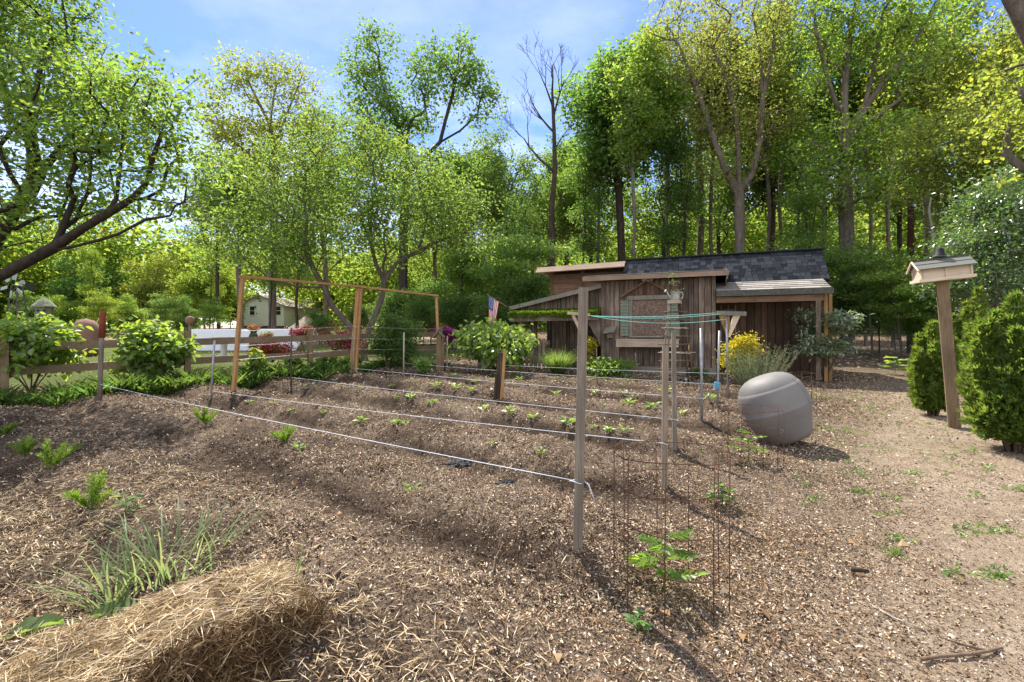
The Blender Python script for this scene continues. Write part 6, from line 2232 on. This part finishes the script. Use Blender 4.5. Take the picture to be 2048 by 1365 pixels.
# near left tree
g = on_ground(-12.0, 9.9)
hero('near_cherry_tree', 'near tree reaching in from the left with dark slanting limbs', g,
     [np.array([tuple(g - Vector((0, 0, .3))), tuple(g + Vector((.2, 0, .9))), (-11.4, 9.7, 1.9)]),
      np.concatenate([np.array([(-11.4, 9.7, 1.9)]), limb([(-60, 588, 9.66), (0, 553, 9.52), (60, 521, 9.38), (110, 494, 9.24), (165, 458, 9.10), (215, 428, 8.96), (262, 400, 8.96), (292, 368, 8.82), (305, 318, 8.68), (322, 270, 8.54), (345, 200, 8.40)])]),
      limb([(100, 502, 9.27), (150, 493, 9.10), (200, 480, 8.96), (238, 468, 8.82), (290, 440, 8.68), (340, 432, 8.68)]),
      limb([(215, 428, 8.96), (232, 400, 9.24), (220, 340, 9.52), (212, 300, 9.66)]),
      np.concatenate([np.array([(-11.6, 9.8, 1.5)]), limb([(-70, 560, 10.64), (-10, 480, 10.78), (20, 432, 10.78), (58, 385, 10.78), (75, 350, 10.64), (120, 300, 10.50), (170, 240, 10.22)])]),
      limb([(-70, 612, 9.66), (0, 582, 9.52), (50, 572, 9.38), (98, 562, 9.24)]),
      limb([(75, 350, 10.64), (60, 270, 10.78), (70, 190, 10.64), (90, 90, 10.50)]),
      limb([(20, 432, 10.78), (-60, 300, 11.20), (-110, 150, 11.20)])],
     [LB(60, 120, 10.36, 130, 120, 1.58), LB(180, 200, 9.80, 110, 90, 1.58), LB(290, 190, 8.96, 80, 70, 1.22), LB(90, 280, 10.08, 120, 70, 1.70), LB(250, 300, 9.24, 130, 55, 1.46), LB(355, 260, 8.82, 60, 60, 1.10),
      LB(-60, 20, 10.64, 120, 120, 1.46), LB(330, 390, 8.82, 85, 45, 0.97), LB(140, 400, 9.80, 110, 45, 1.34), LB(380, 335, 8.68, 45, 40, 0.85), LB(400, 165, 8.68, 16, 22, 0.37), LB(20, 450, 10.08, 60, 50, 1.22), LB(60, -40, 10.36, 110, 70, 1.34), LB(345, 130, 8.82, 30, 30, 0.49)],
     900, .20, 'bark_dark', 'leaf_cherry', 31, (.20, .22, .08), .095, .045, 301, six=True, tip_r=.005, step=.4, bf=.3, upw=.4, droop=.15, up=1.1, tilt=.55)

# middle many stemmed tree
g = on_ground(*P(728, 690, 17).xy)
hero('spreading_garden_tree', 'wide spreading two stemmed garden tree just behind the trellis', g,
     [np.array([tuple(g - Vector((0, 0, .2))), tuple(g + Vector((0, 0, .4)))]),
      np.concatenate([np.array([tuple(g + Vector((0, 0, .4)))]), limb([(712, 668, 17), (690, 642, 16.9), (662, 610, 16.8), (648, 575, 16.7), (630, 545, 16.6), (618, 520, 16.5), (611, 478, 16.5), (614, 440, 16.5), (605, 380, 16.5)])]),
      np.concatenate([np.array([tuple(g + Vector((0, 0, .3)))]), limb([(738, 660, 17.1), (755, 620, 17.2), (765, 590, 17.2), (768, 560, 17.2), (795, 525, 17.3), (835, 502, 17.3), (880, 480, 17.2)])]),
      limb([(768, 560, 17.2), (752, 530, 17.2), (740, 480, 17.4), (745, 400, 17.4)]),
      limb([(611, 478, 16.5), (570, 440, 16.2), (520, 400, 16)]),
      limb([(648, 575, 16.7), (600, 575, 16.3), (545, 560, 16.2)])],
     [LB(690, 290, 17, 110, 60, 2.2), LB(560, 360, 16.6, 110, 60, 2.0), LB(800, 350, 17.2, 110, 70, 2.2), LB(480, 450, 16.4, 90, 45, 1.6), LB(640, 420, 16.6, 140, 60, 2.4), LB(820, 440, 17, 110, 55, 2.2), LB(700, 500, 17, 150, 25, 2.2), LB(920, 420, 17, 70, 60, 1.6), LB(940, 490, 17, 55, 40, 1.3), LB(560, 500, 16, 110, 25, 1.8), LB(450, 520, 16.4, 60, 22, 1.2), LB(600, 545, 15.6, 50, 14, 1)],
     860, .14, 'bark_grey', 'leaf_garden', 30, (.27, .27, .11), .125, .062, 302, tip_r=.006, step=.5, bf=.3, upw=.5, droop=.12, up=1.0, tilt=.6)

# twin topped tall tree
g = on_ground(*P(808, 690, 30).xy)
hero('twin_topped_tree', 'tall tree whose trunk forks into two separate tufted tops near the middle', g,
     [np.array([tuple(g - Vector((0, 0, .3))), tuple(P(806, 560, 30)), tuple(P(808, 440, 30)), tuple(P(815, 350, 30))]),
      limb([(815, 350, 30), (850, 315, 30), (880, 285, 29.8), (890, 245, 29.8), (905, 190, 29.7), (915, 130, 29.7), (920, 80, 29.7)]),
      limb([(880, 285, 29.8), (920, 262, 29.6), (955, 230, 29.5)]),
      limb([(815, 350, 30), (803, 270, 30.2), (785, 225, 30.3), (765, 170, 30.3), (755, 110, 30.3), (758, 60, 30.3)]),
      limb([(785, 225, 30.3), (740, 190, 30.2), (705, 150, 30)])],
     [LB(757, 90, 30.3, 34, 42, 1.2), LB(715, 125, 30.2, 34, 40, 1.1), LB(760, 160, 30.2, 52, 36, 1.6), LB(850, 130, 29.8, 40, 45, 1.2), LB(920, 115, 29.7, 46, 50, 1.4), LB(880, 175, 29.7, 62, 34, 1.7), LB(955, 170, 29.6, 40, 36, 1.1), LB(985, 205, 29.6, 30, 25, .9), LB(765, 230, 30.1, 66, 40, 1.9), LB(840, 235, 29.7, 40, 28, 1.3), LB(770, 310, 29.8, 80, 45, 2.0), LB(900, 350, 29.6, 75, 50, 2.0), LB(960, 235, 29.5, 30, 22, .8), LB(840, 400, 30, 90, 45, 2), LB(700, 190, 30.2, 36, 28, 1.1)],
     560, .27, 'bark_dark', 'leaf_mid', 34, (.32, .32, .26), .20, .12, 303, tip_r=.012, step=.8, bf=.25, upw=.5)

# airy yellow tree
g = on_ground(*P(545, 690, 34).xy)
hero('airy_tree', 'tall airy yellow green tree with a fan of limbs left of the twin topped tree', g,
     [np.array([tuple(g - Vector((0, 0, .3))), tuple(P(545, 560, 34)), tuple(P(548, 440, 34)), tuple(P(550, 340, 34)), tuple(P(547, 300, 34))]),
      limb([(547, 300, 34), (540, 250, 34), (510, 190, 33.8), (480, 130, 33.7), (470, 105, 33.7)]),
      limb([(540, 250, 34), (548, 190, 34.2), (560, 150, 34.3), (575, 125, 34.3)]),
      limb([(547, 300, 34), (562, 260, 34), (585, 200, 33.9), (605, 150, 33.8)]),
      limb([(550, 340, 34), (500, 310, 33.6), (450, 270, 33.4), (425, 220, 33.4)])],
     [LB(475, 125, 33.7, 45, 28, 1.3), LB(570, 140, 34.3, 50, 28, 1.4), LB(610, 165, 33.8, 38, 30, 1.2), LB(440, 170, 33.5, 30, 40, 1.2), LB(520, 180, 34, 60, 40, 1.6), LB(440, 240, 33.5, 38, 50, 1.3), LB(590, 230, 34, 55, 45, 1.6), LB(500, 280, 34, 80, 50, 2), LB(620, 280, 34, 50, 45, 1.6), LB(560, 340, 34, 90, 50, 2)],
     420, .25, 'bark_grey', 'leaf_yellow', 36, (.38, .38, .26), .19, .11, 309, tip_r=.013, step=.8, bf=.18, upw=.6)

# dead tree
g = on_ground(*P(1108, 690, 24).xy)
rg = np.random.default_rng(9)
t_ = thing('dead_tree', 'bare dead tree with grey twigs standing against the sky behind the shed', 'tree', g)
q = MB()


def snag(p, d, ln, r, depth):
    n_ = 5
    pts, rad = [p], [r]
    dd = d
    for i in range(n_):
        dd = (dd + Vector(rg.normal(size=3)) * .10 + Vector((0, 0, .07))).normalized()
        pts.append(pts[-1] + dd * ln / n_); rad.append(max(.007, r * (1 - .62 * (i + 1) / n_)))
    q.tube(pts, rad, 7 if r > .05 else 4 if r > .018 else 3, caps=False)
    if depth == 0: return
    for i in range(3 if depth > 1 else 4):
        k = int(rg.integers(2, n_ + 1))
        az = rg.uniform(0, 6.28)
        side = Vector((math.cos(az), .5 * math.sin(az), 0))
        nd = (dd * rg.uniform(.9, 1.3) + side * rg.uniform(.45, .8)).normalized()
        snag(pts[k], nd, ln * rg.uniform(.42, .72), rad[k] * .72, depth - 1)


tr = [g - Vector((0, 0, .3)), P(1104, 520, 24), P(1103, 420, 24), P(1110, 340, 24), P(1108, 260, 24), P(1105, 200, 24)]
q.tube([p - g for p in tr], [.19, .15, .135, .12, .09, .075], 9, caps=False)
snag(P(1105, 200, 24) - g, Vector((.05, 0, 1)), 1.75, .066, 3)
for (u, v, dx, ln, r_) in ((1109, 345, -.75, 2.6, .075), (1108, 265, -.5, 2.0, .058), (1107, 235, .30, 1.8, .055), (1106, 215, -.3, 1.7, .05), (1109, 300, .5, 1.5, .03), (1104, 430, .5, 1.2, .03), (1103, 470, -.6, 1.1, .03)):
    snag(P(u, v, 24) - g, Vector((dx, rg.normal(0, .15), .85)).normalized(), ln, r_, 3 if r_ > .04 else 1)
q.build('trunk', M['bark_dark'], t_, rel=False)

# forked ash over the shed
g = on_ground(*P(1481, 690, 24).xy)
hero('forked_ash_tree', 'tall sparse olive leaved ash forking into many upright stems above the shed roof', g,
     [np.array([tuple(g - Vector((0, 0, .3))), tuple(P(1480, 560, 24)), tuple(P(1480, 470, 24)), tuple(P(1478, 385, 24))]),
      limb([(1478, 385, 24), (1455, 350, 24), (1435, 300, 23.9), (1415, 240, 23.9), (1395, 180, 23.8), (1365, 110, 23.8), (1335, 50, 23.8)]),
      limb([(1478, 385, 24), (1477, 300, 24.2), (1470, 220, 24.2), (1462, 130, 24.2), (1460, 40, 24.2)]),
      limb([(1470, 220, 24.2), (1440, 130, 24.1), (1410, 60, 24)]),
      limb([(1478, 385, 24), (1505, 350, 23.8), (1520, 280, 23.7), (1525, 200, 23.6), (1545, 110, 23.6), (1560, 20, 23.6)]),
      limb([(1525, 200, 23.6), (1522, 110, 23.7), (1505, 30, 23.8)])],
     [LB(1340, 40, 23.8, 45, 55, 1.3), LB(1400, 40, 24, 50, 60, 1.5), LB(1470, 20, 24, 55, 60, 1.5), LB(1545, 20, 23.6, 50, 60, 1.4), LB(1370, 130, 23.8, 50, 50, 1.4), LB(1440, 140, 24, 55, 50, 1.5), LB(1525, 120, 23.7, 50, 50, 1.4), LB(1400, 230, 23.9, 45, 40, 1.3), LB(1480, 240, 24, 70, 45, 1.5), LB(1560, 230, 23.7, 40, 40, 1.2), LB(1450, 330, 24, 70, 40, 1.4)],
     440, .24, 'bark_grey', 'leaf_olive', 22, (.42, .42, .30), .15, .085, 305, tip_r=.012, step=.7, bf=.12, upw=.8)

# big spreading tree
g = on_ground(*P(1694, 690, 22).xy)
hero('big_spreading_tree', 'big grey trunked tree with fanned limbs between the shed end and the utility pole', g,
     [np.array([tuple(g - Vector((0, 0, .3))), tuple(P(1694, 500, 22)), tuple(P(1690, 380, 22)), tuple(P(1690, 290, 22)), tuple(P(1688, 240, 22))]),
      limb([(1688, 245, 22), (1665, 190, 21.8), (1648, 130, 21.7), (1632, 60, 21.6), (1625, -20, 21.6)]),
      limb([(1688, 240, 22), (1690, 160, 22.2), (1700, 80, 22.3), (1712, 0, 22.3)]),
      limb([(1690, 290, 22), (1725, 225, 22), (1745, 150, 22), (1760, 70, 22), (1772, -20, 22)]),
      limb([(1725, 225, 22), (1770, 160, 21.8), (1815, 110, 21.6), (1845, 60, 21.5)]),
      limb([(1690, 300, 22), (1740, 240, 21.6), (1800, 200, 21.4), (1860, 175, 21.2)])],
     [LB(1625, 60, 21.6, 50, 60, 1.4), LB(1620, 150, 21.7, 40, 40, 1.1), LB(1690, 90, 22.2, 50, 60, 1.5), LB(1690, -20, 22, 80, 50, 1.6), LB(1760, 70, 22, 55, 60, 1.5), LB(1830, 70, 21.6, 50, 45, 1.3), LB(1800, 150, 21.6, 60, 40, 1.3), LB(1700, 280, 21.5, 100, 45, 1.8), LB(1780, 260, 21.5, 60, 40, 1.4), LB(1640, 320, 21.5, 60, 40, 1.4), LB(1720, 380, 21, 90, 40, 1.7), LB(1840, 0, 21.6, 70, 50, 1.5)],
     560, .30, 'bark_grey', 'leaf_bright', 26, (.34, .34, .22), .16, .095, 306, tip_r=.012, step=.7, bf=.15, upw=.6)

# holly by the right edge
g = on_ground(*P(1985, 690, 13.5).xy)
hero('holly_tree', 'dense holly with pale shining leaves behind the bird feeder', g,
     [np.array([tuple(g - Vector((0, 0, .2))), tuple(g + Vector((0, 0, 1.2))), tuple(g + Vector((.1, 0, 2.6)))])],
     [LB(1985, 450, 13.2, 70, 70, 1.1), LB(1930, 510, 13.0, 60, 50, 1.0), LB(2030, 500, 13.2, 70, 70, 1.1), LB(1960, 570, 13, 90, 45, 1.2), LB(2000, 390, 13.4, 55, 45, .9)],
     300, .11, 'bark_pale', 'leaf_holly', 70, (.22, .22, .14), .085, .048, 307, tip_r=.005, step=.4)
# pale snag
g = on_ground(*P(1868, 690, 16).xy)
t_ = thing('pale_snag', 'thin pale bare snag right of the utility pole', 'dead tree', g)
q = MB()
sp_ = [P(1868, 560, 16) - g, P(1868, 510, 16) - g, P(1864, 460, 16) - g, P(1858, 420, 16) - g, P(1862, 395, 16) - g]
q.tube([Vector((0, 0, -.2))] + sp_, [.06, .05, .045, .04, .03, .015], 7); q.tube([sp_[2], P(1852, 456, 15.9) - g], [.025, .012], 5)
q.build('trunk', M['bark_pale'], t_, rel=False)
# leaning trunk in the upper right corner
g = on_ground(10.4, 7.9)
hero('leaning_corner_tree', 'thick grey trunk leaning across the top right corner', g,
     [np.array([tuple(g - Vector((0, 0, .3))), tuple(g + Vector((-.2, 0, 2.2))), tuple(P(2150, 260, 8)), tuple(P(2082, 120, 8)), tuple(P(2018, -15, 8)), tuple(P(1970, -120, 8))]),
      limb([(2082, 120, 8), (2040, 130, 8.4), (1985, 150, 8.7), (1950, 190, 9)])],
     [LB(1995, 165, 8.8, 50, 55, .6), LB(2035, 240, 8.8, 45, 60, .7), LB(1930, -120, 8.2, 110, 50, 1.2), LB(2040, 330, 9, 30, 40, .5), LB(2110, 200, 9, 60, 120, .8)],
     150, .20, 'bark_grey', 'leaf_yellow', 22, (.16, .16, .07), .085, .055, 308, six=True, tip_r=.004, step=.3)

# ------------------------------------------------------------------ the far woods as one mass, and leaf litter beneath the trees
rg = np.random.default_rng(400)
Pn, An = [], []
nclump = 3600
ang = rg.uniform(R(-60), R(60), nclump)
dist = rg.uniform(56, 92, nclump)
cx, cy = np.sin(ang) * dist, np.cos(ang) * dist
right = sstep(-4, 12, cx)
hmax = (10.5 + 4.5 * right) * (.75 + .5 * fbm(ang * 9, dist * .05, 51))
cz = base_z(cx, cy) + rg.uniform(0.02, 1, nclump) ** .9 * hmax
keep = ~((np.abs(cx + 37.5) < 7) & (cy < 74) & (cz < 9)) & ~((cx > -38) & (cx < -20) & (cy < 78) & (cz < 8))
cs = np.stack([cx, cy, cz], -1)[keep]
pos, ax, nr = clump(rg, cs, 80, (1.5, 1.5, .85))
o = leaf_obj('far_woods', pos, ax, nr, rg.uniform(.35, .65, len(pos)), .36, M['leaf_far'])
tag(o, 'hazy mass of the distant green woods closing the view behind the trees', 'woods', kind='stuff')
k = 60000
x = rg.uniform(-45, 45, k); y = rg.uniform(14, 48, k)
kp = (np.abs(x) < 1.15 * y) & ((x > -3) | (y > 30))
x, y = x[kp], y[kp]
a_ = rg.uniform(0, 6.28, len(x))
o = leaf_obj('forest_litter', np.stack([x, y, base_z(x, y) + .015], -1), np.stack([np.cos(a_), np.sin(a_), rg.normal(0, .2, len(x))], -1), rg.normal(0, .35, (len(x), 3)) + (0, 0, 1), .11, .06, M['leaf_dead'])
tag(o, 'brown fallen leaves covering the ground under the trees', 'leaf litter', kind='stuff')
k = 26000
x = rg.uniform(-34, -1, k); y = rg.uniform(12, 40, k)
_, lw_, _ = zones(x, y)
kp = (rg.random(k) < lw_ * (.25 + fbm(x * .6, y * .6, 66)))
x, y = x[kp], y[kp]
o = leaf_obj('lawn_grass', np.stack([x, y, base_z(x, y)], -1), rg.normal(0, .35, (len(x), 3)) + (0, 0, 1), rg.normal(size=(len(x), 3)), rg.uniform(.04, .12, len(x)), .02, M['leaf_grass'])
tag(o, 'thin patchy lawn grass beyond the rail fence', 'grass', kind='stuff')
